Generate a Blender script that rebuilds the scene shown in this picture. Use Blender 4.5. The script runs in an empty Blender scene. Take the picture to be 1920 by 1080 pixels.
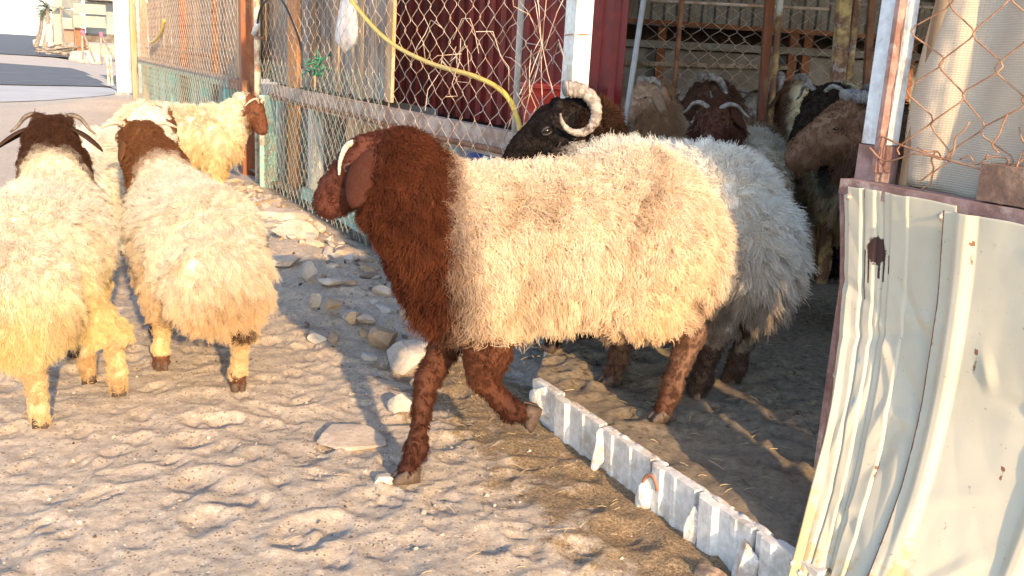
import bpy, bmesh, math, random
import numpy as np
from mathutils import Vector, Matrix, Euler

# ------------------------------------------------------------------ camera, world, sun, exposure
SC = bpy.context.scene
COL = SC.collection
FPX, ROLL, PITCH, CAMH = 1740.0, 0.055, math.atan(425 / 1740.0), 1.10
cam_data = bpy.data.cameras.new('camera')
cam_data.sensor_width = 36.0
cam_data.lens = FPX / 1920.0 * 36.0
cam_data.clip_start = 0.05
cam_data.clip_end = 3000
cam = bpy.data.objects.new('camera', cam_data)
COL.objects.link(cam)
cam.matrix_world = (Matrix.Translation((0, 0, CAMH)) @ Matrix.Rotation(math.pi / 2 - PITCH, 4, 'X')
                    @ Matrix.Rotation(ROLL, 4, 'Z'))
SC.camera = cam
SC.render.resolution_x, SC.render.resolution_y = 1024, 576

SUN_ELEV = math.radians(18.0)
SUN_AZ = math.atan2(0.400, -0.915)            # compass angle from +Y towards +X of the direction TO the sun
world = bpy.data.worlds.new('World')
SC.world = world
world.use_nodes = True
wn = world.node_tree
wn.nodes.clear()
sky = wn.nodes.new('ShaderNodeTexSky')
sky.sky_type = 'NISHITA'
sky.sun_disc = False
sky.sun_elevation = SUN_ELEV
sky.sun_rotation = SUN_AZ
sky.air_density = 0.85
sky.dust_density = 0.7
sky.ozone_density = 1.1
bg = wn.nodes.new('ShaderNodeBackground')
bg.inputs['Strength'].default_value = 0.15
wo = wn.nodes.new('ShaderNodeOutputWorld')
wn.links.new(sky.outputs[0], bg.inputs['Color'])
wn.links.new(bg.outputs[0], wo.inputs['Surface'])

sd = bpy.data.lights.new('sun', 'SUN')
sd.energy = 2.6
sd.angle = math.radians(1.0)
sd.color = (1.0, 0.68, 0.37)
so = bpy.data.objects.new('sun', sd)
COL.objects.link(so)
_ts = Vector((math.sin(SUN_AZ) * math.cos(SUN_ELEV), math.cos(SUN_AZ) * math.cos(SUN_ELEV), math.sin(SUN_ELEV)))
so.rotation_euler = _ts.to_track_quat('Z', 'Y').to_euler()
so.location = (4, -6, 6)

SC.view_settings.view_transform = 'Standard'
SC.view_settings.look = 'None'
SC.view_settings.gamma = 1.0
SC.view_settings.use_curve_mapping = False
SC.view_settings.exposure = 1.62
try:
    SC.cycles.max_bounces = 6
    SC.cycles.diffuse_bounces = 3
    SC.cycles.transparent_max_bounces = 6
    SC.cycles.use_denoising = True
except Exception:
    pass

rng = np.random.default_rng(11)
random.seed(5)

# ------------------------------------------------------------------ helpers
def tag(o, label=None, cat=None, group=None, kind=None):
    if label: o['label'] = label
    if cat: o['category'] = cat
    if group: o['group'] = group
    if kind: o['kind'] = kind
    return o

def thing(name, label, cat, loc=(0, 0, 0), rz=0.0, group=None):
    o = bpy.data.objects.new(name, None)
    o.empty_display_size = 0.1
    COL.objects.link(o)
    o.location = loc
    o.rotation_euler = (0, 0, rz)
    return tag(o, label, cat, group)

def link(name, me, parent=None, mat=None):
    o = bpy.data.objects.new(name, me)
    COL.objects.link(o)
    if parent is not None:
        o.parent = parent
    if mat is not None and not me.materials:
        me.materials.append(mat)
    return o

class MB:
    """collects boxes, tubes and grids for one mesh object"""
    def __init__(s):
        s.v = []; s.f = []; s.smooth = []
    def add(s, vs, fs, smooth=False):
        b = len(s.v)
        s.v += [tuple(map(float, p)) for p in vs]
        s.f += [tuple(b + int(i) for i in q) for q in fs]
        s.smooth += [smooth] * len(fs)
    def box(s, c, ax, ay, az):
        """c centre, half axes"""
        c, ax, ay, az = (np.array(q, float) for q in (c, ax, ay, az))
        vs = [c + i * ax + j * ay + k * az for i in (-1, 1) for j in (-1, 1) for k in (-1, 1)]
        s.add(vs, [(0, 1, 3, 2), (4, 6, 7, 5), (0, 4, 5, 1), (2, 3, 7, 6), (0, 2, 6, 4), (1, 5, 7, 3)])
    def bar(s, a, b, w, h, up=(0, 0, 1)):
        """rectangular bar from a to b, width w, height h"""
        a, b = np.array(a, float), np.array(b, float)
        d = b - a; L = np.linalg.norm(d); d /= L
        up = np.array(up, float)
        x = np.cross(d, up)
        if np.linalg.norm(x) < 1e-4:
            x = np.cross(d, (1.0, 0, 0))
        x /= np.linalg.norm(x); y = np.cross(x, d)
        s.box((a + b) / 2, d * L / 2, x * w / 2, y * h / 2)
    def tube(s, pts, r, n=8, caps=True, smooth=True):
        pts = np.array(pts, float)
        m = len(pts)
        r = np.broadcast_to(np.array(r, float), (m,))
        t = np.gradient(pts, axis=0)
        t /= np.linalg.norm(t, axis=1)[:, None] + 1e-9
        ref = np.array((0.0, 0, 1)) if abs(t[0][2]) < 0.9 else np.array((1.0, 0, 0))
        vs = []
        x = np.cross(t[0], ref); x /= np.linalg.norm(x)
        for i in range(m):
            x = x - t[i] * np.dot(x, t[i]); x /= np.linalg.norm(x) + 1e-9
            y = np.cross(t[i], x)
            for k in range(n):
                a = 2 * math.pi * k / n
                vs.append(pts[i] + r[i] * (math.cos(a) * x + math.sin(a) * y))
        fs = [(i * n + k, i * n + (k + 1) % n, (i + 1) * n + (k + 1) % n, (i + 1) * n + k)
              for i in range(m - 1) for k in range(n)]
        if caps:
            fs += [tuple(range(n))[::-1], tuple((m - 1) * n + k for k in range(n))]
        s.add(vs, fs, smooth)
    def grid(s, P, smooth=True, flip=False):
        P = np.array(P, float); a, b = P.shape[:2]
        fs = []
        for i in range(a - 1):
            for j in range(b - 1):
                q = (i * b + j, i * b + j + 1, (i + 1) * b + j + 1, (i + 1) * b + j)
                fs.append(q[::-1] if flip else q)
        s.add(P.reshape(-1, 3), fs, smooth)
    def mesh(s, name):
        me = bpy.data.meshes.new(name)
        me.from_pydata(s.v, [], s.f)
        me.polygons.foreach_set('use_smooth', s.smooth)
        me.update()
        return me
    def build(s, name, mat, parent=None):
        return link(name, s.mesh(name), parent, mat)

def sheet(P, thick):
    """closed thin sheet from a grid of points (a,b,3): returns MB"""
    P = np.array(P, float)
    du = np.gradient(P, axis=0); dv = np.gradient(P, axis=1)
    n = np.cross(du, dv); n /= np.linalg.norm(n, axis=2)[..., None] + 1e-9
    Q = P - n * thick
    a, b = P.shape[:2]
    m = MB(); m.grid(P); base = a * b
    m.grid(Q, flip=True)
    ring = [(i, 0) for i in range(a)] + [(a - 1, j) for j in range(1, b)] + [(i, b - 1) for i in range(a - 2, -1, -1)] + [(0, j) for j in range(b - 2, 0, -1)]
    fs = []
    for k in range(len(ring)):
        i, j = ring[k]; i2, j2 = ring[(k + 1) % len(ring)]
        p, q = i * b + j, i2 * b + j2
        fs.append((p, q, q + base, p + base))
    m.f += fs; m.smooth += [False] * len(fs)
    return m

# value noise ---------------------------------------------------------------
_NT = np.random.default_rng(3).random((256, 256)).astype(np.float32)
def vnoise(x, y):
    x = np.asarray(x, float); y = np.asarray(y, float)
    xi = np.floor(x).astype(int); yi = np.floor(y).astype(int)
    fx = x - xi; fy = y - yi
    fx = fx * fx * (3 - 2 * fx); fy = fy * fy * (3 - 2 * fy)
    g = lambda a, b: _NT[a & 255, b & 255]
    return (g(xi, yi) * (1 - fx) + g(xi + 1, yi) * fx) * (1 - fy) + (g(xi, yi + 1) * (1 - fx) + g(xi + 1, yi + 1) * fx) * fy
def fbm(x, y, o=4):
    t = 0; a = 0.5; q = 0
    for i in range(o):
        t = t + a * vnoise(x * 2 ** i + 17.3 * i, y * 2 ** i + 5.1 * i); q += a; a *= 0.5
    return t / q - 0.5

# node materials --------------------------------------------------------------
def new_mat(name):
    m = bpy.data.materials.new(name); m.use_nodes = True
    nt = m.node_tree
    return m, nt, nt.nodes['Principled BSDF']

def ramp(nt, fac, stops):
    r = nt.nodes.new('ShaderNodeValToRGB')
    e = r.color_ramp.elements
    while len(e) < len(stops): e.new(0.5)
    for k, (p, c) in enumerate(stops):
        e[k].position = p; e[k].color = (*c, 1) if len(c) == 3 else c
    nt.links.new(fac, r.inputs[0])
    return r.outputs[0]

def noise(nt, scale, detail=4, rough=0.6, vec=None, stretch=None, seed=0.0):
    n = nt.nodes.new('ShaderNodeTexNoise')
    n.inputs['Scale'].default_value = scale
    n.inputs['Detail'].default_value = detail
    n.inputs['Roughness'].default_value = rough
    if vec is None:
        vec = coords(nt)
    mp = nt.nodes.new('ShaderNodeMapping')
    mp.inputs['Scale'].default_value = stretch or (1, 1, 1)
    mp.inputs['Location'].default_value = (seed, seed * 1.7, -seed)
    nt.links.new(vec, mp.inputs[0]); nt.links.new(mp.outputs[0], n.inputs['Vector'])
    return n.outputs['Fac']

def coords(nt, which='Object'):
    for n in nt.nodes:
        if n.type == 'TEX_COORD': return n.outputs[which]
    return nt.nodes.new('ShaderNodeTexCoord').outputs[which]

def mix(nt, fac, a, b, mode='MIX'):
    m = nt.nodes.new('ShaderNodeMix'); m.data_type = 'RGBA'; m.blend_type = mode
    for sock, val in ((0, fac), (6, a), (7, b)):
        if isinstance(val, (int, float)): m.inputs[sock].default_value = val
        elif isinstance(val, tuple): m.inputs[sock].default_value = (*val, 1) if len(val) == 3 else val
        else: nt.links.new(val, m.inputs[sock])
    return m.outputs[2]

def bump(nt, bsdf, h, strength=0.5, dist=0.01):
    b = nt.nodes.new('ShaderNodeBump')
    b.inputs['Strength'].default_value = strength; b.inputs['Distance'].default_value = dist
    nt.links.new(h, b.inputs['Height']); nt.links.new(b.outputs[0], bsdf.inputs['Normal'])

def weathered(name, base, wear, wear_amt=0.5, scale=6, rough=0.7, metal=0.0, stretch=(1, 1, 1), bump_s=0.3, third=None, var=0.0):
    """base colour with patches of wear (rust, bare wood, dirt) of their own shape"""
    m, nt, b = new_mat(name)
    n1 = noise(nt, scale, 6, 0.68, stretch=stretch)
    lo = 0.62 - 0.3 * wear_amt
    f = ramp(nt, n1, [(max(0.0, lo - 0.04), (0, 0, 0)), (lo + 0.10, (1, 1, 1))])
    n2 = noise(nt, scale * 5, 4, 0.6, stretch=stretch, seed=4.2)
    tint = ramp(nt, n2, [(0.3, tuple(c * 0.8 for c in base)), (0.7, tuple(min(1, c * 1.15) for c in base))])
    col = mix(nt, f, tint, wear)
    if third:
        n3 = noise(nt, scale * 0.6, 5, 0.7, stretch=stretch, seed=9.0)
        f3 = ramp(nt, n3, [(0.56, (0, 0, 0)), (0.66, (1, 1, 1))])
        col = mix(nt, f3, col, third)
    if var:
        oi = nt.nodes.new('ShaderNodeObjectInfo')
        v = ramp(nt, oi.outputs['Random'], [(0, (1 - var,) * 3), (1, (1 + var * 0.4,) * 3)])
        col = mix(nt, 1.0, col, v, 'MULTIPLY')
    nt.links.new(col, b.inputs['Base Color'])
    b.inputs['Roughness'].default_value = rough
    b.inputs['Metallic'].default_value = metal
    bump(nt, b, n2, bump_s, 0.004)
    return m

# fence frame: s metres along the fence away from the gate post, o metres outward (towards the open ground)
P0 = np.array((0.194, 3.278)); U = np.array((-0.470, 0.883)); N = np.array((-0.883, -0.470))
def W(s, o=0.0, z=0.0):
    q = P0 + U * s + N * o
    return np.array((q[0], q[1], z))
U3 = np.array((U[0], U[1], 0.0)); N3 = np.array((N[0], N[1], 0.0)); Z3 = np.array((0, 0, 1.0))
def so_of(x, y):
    dx = np.asarray(x) - P0[0]; dy = np.asarray(y) - P0[1]
    return dx * U[0] + dy * U[1], dx * N[0] + dy * N[1]
# ------------------------------------------------------------------ ground
_pr = np.random.default_rng(21)
_prints = []
for k in range(1100):
    x = _pr.uniform(-2.6, 1.0); y = _pr.uniform(1.2, 6.5)
    _prints.append((x, y, _pr.uniform(0.02, 0.075), _pr.uniform(0.5, 1.0), _pr.uniform(0, math.pi), _pr.uniform(0.3, 1.0)))

_cloven = []
for k in range(60):                      # trails of cloven hoof prints
    x, y, a = _pr.uniform(-2.3, .4), _pr.uniform(1.4, 4.2), math.radians(_pr.uniform(60, 150))
    for q in range(6):
        _cloven.append((x + _pr.normal(0, .03), y + _pr.normal(0, .03), _pr.uniform(.95, 1.25), a + _pr.normal(0, .2), _pr.uniform(.6, 1.1)))
        x += .19 * math.cos(a) + (.055 if q % 2 else -.055) * math.sin(a); y += .19 * math.sin(a); a += _pr.normal(0, .12)
def sstep(a, b, x):
    t = np.clip((x - a) / (b - a), 0, 1); return t * t * (3 - 2 * t)

def ground_h(x, y, prints=False):
    x = np.asarray(x, float); y = np.asarray(y, float)
    s, o = so_of(x, y)
    near = 1 - sstep(8, 16, y)
    h = 0.045 * fbm(x * 0.9 + 3, y * 0.9, 3) * near + 0.022 * fbm(x * 3.1, y * 3.1 + 9, 4) * near
    h = h + (0.010 * fbm(x * 8.5 + 40, y * 8.5, 3) + 0.009 * np.abs(fbm(x * 14 + 4 * fbm(x * 3, y * 3, 2), y * 17, 4)) + 0.007 * fbm(x * 26, y * 26, 2) + 0.004 * np.maximum(0, fbm(x * 60, y * 60, 2)) * 2) * near
    # trampled bank of earth and stones along the foot of the fence
    bank = np.exp(-((o - 0.42) / 0.33) ** 2) * sstep(0.3, 1.2, s) * (1 - sstep(6.0, 9.0, s))
    h = h + bank * (0.085 + 0.05 * fbm(x * 5, y * 5, 3))
    # dung-rich earth washed up against the threshold
    k = np.exp(-((o - 0.42) / 0.22) ** 2) * (1 - sstep(-0.5, 0.5, s))
    h = h + k * (0.004 + 0.03 * fbm(x * 6, y * 6, 3))
    # sandy mound by the far wall
    m = np.exp(-(((x + 6.3) / 1.1) ** 2 + ((y - 15.6) / 2.2) ** 2))
    h = h + 0.20 * m * (1 + 1.2 * fbm(x * 2, y * 2, 4))
    # below the pen floor
    inside = sstep(-0.35, -0.75, o) if False else np.clip((-0.15 - o) / 0.2, 0, 1)
    h = h * (1 - inside) - 0.15 * inside
    slab = np.clip((0.30 - o) / 0.05, 0, 1) * np.clip((-0.45 - s) / 0.1, 0, 1)
    h = h * (1 - slab) - 0.12 * slab
    if prints:
        open_ = (1 - inside) * (1 - slab)
        d = np.zeros_like(h)
        for (px, py, r, asp, a, dep) in _prints:
            m = (np.abs(x - px) < 3 * r) & (np.abs(y - py) < 3 * r)
            if not m.any(): continue
            dx = x[m] - px; dy = y[m] - py
            ca, sa = math.cos(a), math.sin(a)
            q = ((dx * ca + dy * sa) / r) ** 2 + ((-dx * sa + dy * ca) / (r * asp)) ** 2
            d[m] += dep * r * (-0.19 * np.exp(-q * q * 1.3) + 0.07 * np.exp(-(np.sqrt(q) - 1.3) ** 2 * 9))
        for (px, py, r, a, dep) in _cloven:
            m = (np.abs(x - px) < .09) & (np.abs(y - py) < .09)
            if not m.any(): continue
            ca, sa = math.cos(a), math.sin(a)
            u = (x[m] - px) * ca + (y[m] - py) * sa; v = -(x[m] - px) * sa + (y[m] - py) * ca
            q = np.minimum(((u + .10 * np.abs(v)) / (.034 * r)) ** 2 + ((v - .0155 * r) / (.0125 * r)) ** 2, ((u + .10 * np.abs(v)) / (.034 * r)) ** 2 + ((v + .0155 * r) / (.0125 * r)) ** 2)
            rim = np.sqrt((u / (.045 * r)) ** 2 + (v / (.038 * r)) ** 2)
            d[m] += dep * (-.0085 * np.exp(-q ** 1.5 * .8) + .002 * np.exp(-(rim - 1.1) ** 2 * 8))
        h = h + d * open_
    return h

def mat_sand():
    m, nt, b = new_mat('sand')
    co = coords(nt)
    big = noise(nt, 1.3, 5, 0.6)
    fine = noise(nt, 55, 6, 0.75)
    grain = noise(nt, 190, 5, 0.8)
    c1 = ramp(nt, big, [(0.3, (0.66, 0.56, 0.445)), (0.55, (0.74, 0.635, 0.51)), (0.75, (0.79, 0.69, 0.565))])
    mid = noise(nt, 22, 6, 0.78, seed=5)
    c1 = mix(nt, ramp(nt, mid, [(0.30, (1, 1, 1)), (0.50, (0, 0, 0))]), c1, (0.60, 0.50, 0.395))
    c2 = mix(nt, ramp(nt, fine, [(0.35, (1, 1, 1)), (0.62, (0, 0, 0))]), c1, (0.50, 0.41, 0.32))
    c3 = mix(nt, ramp(nt, grain, [(0.60, (0, 0, 0)), (0.72, (0.8, 0.8, 0.8))]), c2, (0.72, 0.64, 0.55))
    c4 = mix(nt, ramp(nt, grain, [(0.26, (0.9, 0.9, 0.9)), (0.36, (0, 0, 0))]), c3, (0.27, 0.21, 0.165))
    vo = nt.nodes.new('ShaderNodeTexVoronoi'); vo.inputs['Scale'].default_value = 120.0
    nt.links.new(co, vo.inputs['Vector'])
    sx = nt.nodes.new('ShaderNodeSeparateColor'); nt.links.new(vo.outputs['Color'], sx.inputs[0])
    dm = ramp(nt, vo.outputs['Distance'], [(0.28, (1, 1, 1)), (0.50, (0, 0, 0))])
    k1 = mix(nt, 1.0, ramp(nt, sx.outputs[0], [(0.80, (0, 0, 0)), (0.83, (.85, .85, .85))]), dm, 'MULTIPLY')
    c4 = mix(nt, k1, c4, (0.24, 0.18, 0.135))
    k2 = mix(nt, 1.0, ramp(nt, sx.outputs[1], [(0.84, (0, 0, 0)), (0.87, (.8, .8, .8))]), dm, 'MULTIPLY')
    c4 = mix(nt, k2, c4, (0.80, 0.73, 0.64))
    at = nt.nodes.new('ShaderNodeAttribute'); at.attribute_name = 'dung'
    md = nt.nodes.new('ShaderNodeMath'); md.operation = 'MULTIPLY_ADD'; md.use_clamp = True
    nm = noise(nt, 9, 6, 0.75, seed=3)
    sub = nt.nodes.new('ShaderNodeMath'); sub.operation = 'SUBTRACT'; nt.links.new(nm, sub.inputs[0]); sub.inputs[1].default_value = 0.5
    mul = nt.nodes.new('ShaderNodeMath'); mul.operation = 'MULTIPLY'; nt.links.new(sub.outputs[0], mul.inputs[0]); mul.inputs[1].default_value = 2.6
    mlt = nt.nodes.new('ShaderNodeMath'); mlt.operation = 'ADD'; nt.links.new(at.outputs['Fac'], mlt.inputs[0]); nt.links.new(mul.outputs[0], mlt.inputs[1])
    f = ramp(nt, mlt.outputs[0], [(0.42, (0, 0, 0)), (0.75, (1, 1, 1))])
    dk = ramp(nt, noise(nt, 130, 4, 0.75, seed=8), [(0.32, (0.13, 0.09, 0.055)), (0.5, (0.33, 0.235, 0.14)), (0.68, (0.52, 0.41, 0.27))])
    ff = nt.nodes.new('ShaderNodeMath'); ff.operation = 'MULTIPLY'; nt.links.new(f, ff.inputs[0]); nt.links.new(ramp(nt, at.outputs['Fac'], [(0.03, (0, 0, 0)), (0.25, (1, 1, 1))]), ff.inputs[1])
    col = mix(nt, ff.outputs[0], c4, dk)
    nt.links.new(col, b.inputs['Base Color'])
    b.inputs['Roughness'].default_value = 0.95
    b.inputs['Specular IOR Level'].default_value = 0.15
    ad = nt.nodes.new('ShaderNodeMath'); ad.operation = 'ADD'
    nt.links.new(noise(nt, 90, 6, 0.8, seed=1), ad.inputs[0]); nt.links.new(grain, ad.inputs[1])
    bump(nt, b, ad.outputs[0], 0.8, 0.009)
    return m
M_SAND = mat_sand()

def axis(lo, flo, fhi, hi, step, g):
    a = list(np.arange(flo, fhi, step)); x, d = fhi, step
    while x < hi: a.append(x); d *= g; x += d
    a.append(hi)
    x, d = flo - step, step
    pre = []
    while x > lo: pre.append(x); d *= g; x -= d
    pre.append(lo)
    return np.array(pre[::-1] + a)
gx = axis(-900, -2.2, 0.8, 900, 0.0085, 1.055)
gy = axis(-60, 1.3, 3.6, 1500, 0.0085, 1.018)
GX, GY = np.meshgrid(gx, gy, indexing='ij')
GZ = ground_h(GX, GY, True)
def grid_mesh(name, X, Y, Z, mat):
    a, b = X.shape
    me = bpy.data.meshes.new(name)
    co = np.stack([X, Y, Z], -1).reshape(-1, 3).astype(np.float32)
    idx = np.arange(a * b).reshape(a, b)
    q = np.stack([idx[:-1, :-1], idx[1:, :-1], idx[1:, 1:], idx[:-1, 1:]], -1).reshape(-1, 4)
    me.vertices.add(len(co)); me.vertices.foreach_set('co', co.ravel())
    me.loops.add(q.size); me.loops.foreach_set('vertex_index', q.ravel().astype(np.int32))
    me.polygons.add(len(q)); me.polygons.foreach_set('loop_start', np.arange(0, q.size, 4, dtype=np.int32))
    me.polygons.foreach_set('use_smooth', np.ones(len(q), bool))
    me.update(calc_edges=True)
    me.materials.append(mat)
    return me
me = grid_mesh('ground', GX, GY, GZ, M_SAND)
S_, O_ = so_of(GX, GY)
dung = (np.exp(-((O_ - 0.42) / 0.30) ** 2) * (1 - sstep(-0.1, 0.7, S_)) * 0.95
        + 0.40 * np.exp(-((O_ - 0.1) / 0.35) ** 2) * sstep(0.4, 1.0, S_) * (1 - sstep(6, 8, S_)))
dung = dung * (1 - sstep(6.5, 9, GY))
at = me.attributes.new('dung', 'FLOAT', 'POINT'); at.data.foreach_set('value', dung.ravel().astype(np.float32))
ground = link('ground', me); tag(ground, kind='structure', label='pale trampled sand of the yard and open ground')

# loose pebbles and dung pellets
def pebbles():
    r = np.random.default_rng(8)
    m = MB()
    tet = np.array([(1, 0, -.6), (-.5, .87, -.6), (-.5, -.87, -.6), (0.2, .1, .9), (-.7, .2, .4), (.6, -.6, .3)])
    fs = [(0, 1, 2), (3, 4, 5), (0, 5, 2), (2, 5, 4), (2, 4, 1), (1, 4, 3), (1, 3, 0), (0, 3, 5)]
    fs = [(0, 2, 1), (3, 4, 5), (0, 5, 2), (2, 5, 4), (2, 4, 1), (1, 4, 3), (1, 3, 0), (0, 3, 5)]
    for k in range(4200):
        x = r.uniform(-2.4, 0.75); y = 1.3 + 5.0 * r.random() ** 1.6
        s, o = so_of(x, y)
        if o < 0.02 or (s < -0.3 and o < 0.38): continue
        z = float(ground_h(x, y))
        q = 0.0018 + 0.0075 * r.random() ** 4
        if s > 0.5 and o < 0.7 and r.random() < 0.5: q *= 2.0
        a = r.uniform(0, 6.28); ca, sa = math.cos(a), math.sin(a)
        v = tet * (q * r.uniform(.7, 1.3), q * r.uniform(.7, 1.3), q * r.uniform(.5, .9)) + r.normal(0, q * .15, (6, 3))
        v = np.stack([v[:, 0] * ca - v[:, 1] * sa, v[:, 0] * sa + v[:, 1] * ca, v[:, 2]], 1)
        m.add(v + (x, y, z + q * 0.1), fs)
    mat, nt, b = new_mat('pebble')
    n = noise(nt, 14, 1, 0.5)
    nt.links.new(ramp(nt, n, [(0.36, (0.07, 0.05, 0.035)), (0.46, (0.34, 0.28, 0.22)), (0.62, (0.52, 0.46, 0.39))]), b.inputs['Base Color'])
    b.inputs['Roughness'].default_value = 0.9
    return tag(m.build('pebbles', mat), 'small pebbles and dung pellets strewn over the sand', 'pebbles', kind='stuff')
pebbles()

# pen floor: raised earth behind the threshold
def omax(s): return 0.335 * np.clip((0.06 - s) / 0.46, 0, 1) - 0.004
ss = np.concatenate([np.arange(-3.2, -1.9, 0.06), np.arange(-1.9, 0.6, 0.014), np.arange(0.6, 3, 0.04), np.arange(3, 9, 0.15)])
tt = 1 - np.concatenate([np.arange(0, 0.14, 0.002), np.arange(0.14, 0.5, 0.006), np.arange(0.5, 1.001, 0.03)])
SS, TT = np.meshgrid(ss, tt, indexing='ij')
OO = -7.5 + (omax(SS) + 7.5) * TT
PX = P0[0] + U[0] * SS + N[0] * OO; PY = P0[1] + U[1] * SS + N[1] * OO
FLOOR_Z = 0.135
def floor_h(x, y):
    s, o = so_of(x, y)
    base = FLOOR_Z * (1 - 0.55 * sstep(-0.1, 1.0, s)) + 0.02 * sstep(0.3, -0.3, o)
    return base + 0.03 * fbm(np.asarray(x) * 2.2, np.asarray(y) * 2.2, 3) + 0.022 * fbm(np.asarray(x) * 9, np.asarray(y) * 9 + 4, 3) + 0.012 * fbm(np.asarray(x) * 24, np.asarray(y) * 24 + 4, 3)
PZ = floor_h(PX, PY)
edge = np.clip((omax(SS) - OO) / 0.05, 0, 1)
PZ = PZ - 0.006 * (1 - edge) ** 2
for k in range(700):
    px, py = W(_pr.uniform(-1.9, 0.5), _pr.uniform(-1.6, 0.25))[:2]; r = _pr.uniform(0.02, 0.05)
    m_ = (np.abs(PX - px) < 3 * r) & (np.abs(PY - py) < 3 * r)
    q = ((PX[m_] - px) ** 2 + (PY[m_] - py) ** 2) / r ** 2
    PZ[m_] += r * _pr.uniform(.3, 1) * (-0.35 * np.exp(-q * 1.6) + 0.14 * np.exp(-(np.sqrt(q) - 1.35) ** 2 * 5))
m, nt, b = new_mat('pen_earth')
n1 = noise(nt, 45, 6, 0.75); n2 = noise(nt, 4, 4, 0.6, seed=2)
c = ramp(nt, n1, [(0.36, (0.10, 0.075, 0.05)), (0.44, (0.34, 0.27, 0.19)), (0.64, (0.58, 0.48, 0.35))])
c = mix(nt, ramp(nt, n2, [(0.4, (0, 0, 0)), (0.65, (0.7, 0.7, 0.7))]), c, (0.44, 0.35, 0.25))
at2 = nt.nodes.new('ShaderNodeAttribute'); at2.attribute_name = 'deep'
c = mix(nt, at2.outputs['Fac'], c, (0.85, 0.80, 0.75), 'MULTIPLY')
nt.links.new(c, b.inputs['Base Color']); b.inputs['Roughness'].default_value = 1.0; b.inputs['Specular IOR Level'].default_value = 0.1
bump(nt, b, noise(nt, 70, 7, 0.85), 1.0, 0.02)
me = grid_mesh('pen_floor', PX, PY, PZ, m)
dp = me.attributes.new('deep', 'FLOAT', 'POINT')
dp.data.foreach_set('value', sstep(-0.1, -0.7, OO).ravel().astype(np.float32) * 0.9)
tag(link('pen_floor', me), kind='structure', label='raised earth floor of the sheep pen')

def straw():
    r = np.random.default_rng(18); m = MB()
    for k in range(900):
        if r.random() < .55: s, o = r.uniform(-1.6, .4), r.uniform(-1.4, .30)
        else: s, o = r.uniform(-1.2, 4.6), .38 + abs(r.normal(0, .35))
        q = W(s, o)
        if q[1] < 1.3: continue
        z = float(floor_h(q[0], q[1]) if o < .31 and s < .2 else ground_h(q[0], q[1]))
        L = r.uniform(.012, .045); a = r.uniform(0, 6.28); d = np.array((math.cos(a), math.sin(a), r.normal(0, .18))) * L / 2; c = np.array((q[0], q[1], z + .004))
        m.tube([c - d, c + d * .2 + (0, 0, .002), c + d], .0008, 3, smooth=False)
    return tag(m.build('straw', simple0('dry_straw', (.52, .40, .22))), 'broken bits of dry straw on the pen earth and along the fence', 'straw', kind='stuff')
def simple0(name, col):
    m, nt, b = new_mat(name); b.inputs['Base Color'].default_value = (*col, 1); b.inputs['Roughness'].default_value = .8; return m
straw()
# ------------------------------------------------------------------ materials for built things
M_GREYWOOD = weathered('grey_wood', (0.42, 0.37, 0.31), (0.24, 0.19, 0.15), 0.5, 5, 0.9, stretch=(6, 6, 0.6), third=(0.52, 0.40, 0.28), var=0.25)
M_ORANGEWOOD = weathered('orange_wood', (0.66, 0.27, 0.08), (0.48, 0.22, 0.09), 0.4, 4, 0.8, stretch=(7, 7, 0.5), third=(0.62, 0.44, 0.26))
M_TANWOOD = weathered('tan_wood', (0.58, 0.42, 0.26), (0.42, 0.28, 0.17), 0.5, 4, 0.85, stretch=(6, 6, 0.5), third=(0.62, 0.33, 0.12), var=0.22)
M_TEALWOOD = weathered('teal_painted_wood', (0.27, 0.48, 0.43), (0.42, 0.37, 0.29), 0.62, 5, 0.8, stretch=(5, 5, 0.7), third=(0.50, 0.45, 0.36), var=0.25)
M_TEAL = weathered('teal_paint', (0.24, 0.55, 0.52), (0.42, 0.40, 0.34), 0.4, 9, 0.6, third=(0.28, 0.16, 0.10))
M_PALEPOST = weathered('pale_painted_wood', (0.60, 0.62, 0.58), (0.38, 0.40, 0.38), 0.45, 8, 0.75, stretch=(3, 3, 0.6), third=(0.55, 0.44, 0.33))
M_RUST = weathered('rust', (0.20, 0.085, 0.045), (0.32, 0.15, 0.075), 0.6, 12, 0.85, third=(0.10, 0.05, 0.03))
M_BROWNPAINT = weathered('brown_painted_steel', (0.30, 0.095, 0.035), (0.20, 0.08, 0.045), 0.45, 7, 0.65, stretch=(2, 2, 0.6), third=(0.38, 0.19, 0.09))
M_RAILWOOD = weathered('pinkish_rail', (0.62, 0.46, 0.37), (0.36, 0.23, 0.17), 0.55, 8, 0.85, third=(0.58, 0.47, 0.38))
M_WHITEPAINT = weathered('white_painted_steel', (0.80, 0.78, 0.72), (0.52, 0.42, 0.30), 0.12, 9, 0.45, third=(0.66, 0.62, 0.54), bump_s=0.12)
M_CREAMPIPE = weathered('cream_pipe', (0.76, 0.68, 0.50), (0.36, 0.20, 0.11), 0.35, 10, 0.5)
M_WIRE = weathered('weathered_wire', (0.62, 0.52, 0.43), (0.46, 0.30, 0.20), 0.4, 16, 0.6, metal=0.0, bump_s=0.0)
M_RUSTWIRE = weathered('rusty_wire', (0.30, 0.145, 0.08), (0.42, 0.24, 0.14), 0.5, 26, 0.7, bump_s=0.0)
M_REDSHEET = weathered('dark_red_sheet', (0.27, 0.022, 0.018), (0.18, 0.02, 0.015), 0.45, 3, 0.55, third=(0.34, 0.05, 0.035), bump_s=0.05)
M_GREYSHEET = weathered('grey_sheet', (0.27, 0.275, 0.26), (0.19, 0.17, 0.145), 0.45, 3, 0.6, third=(0.34, 0.32, 0.27), bump_s=0.08)
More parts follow.
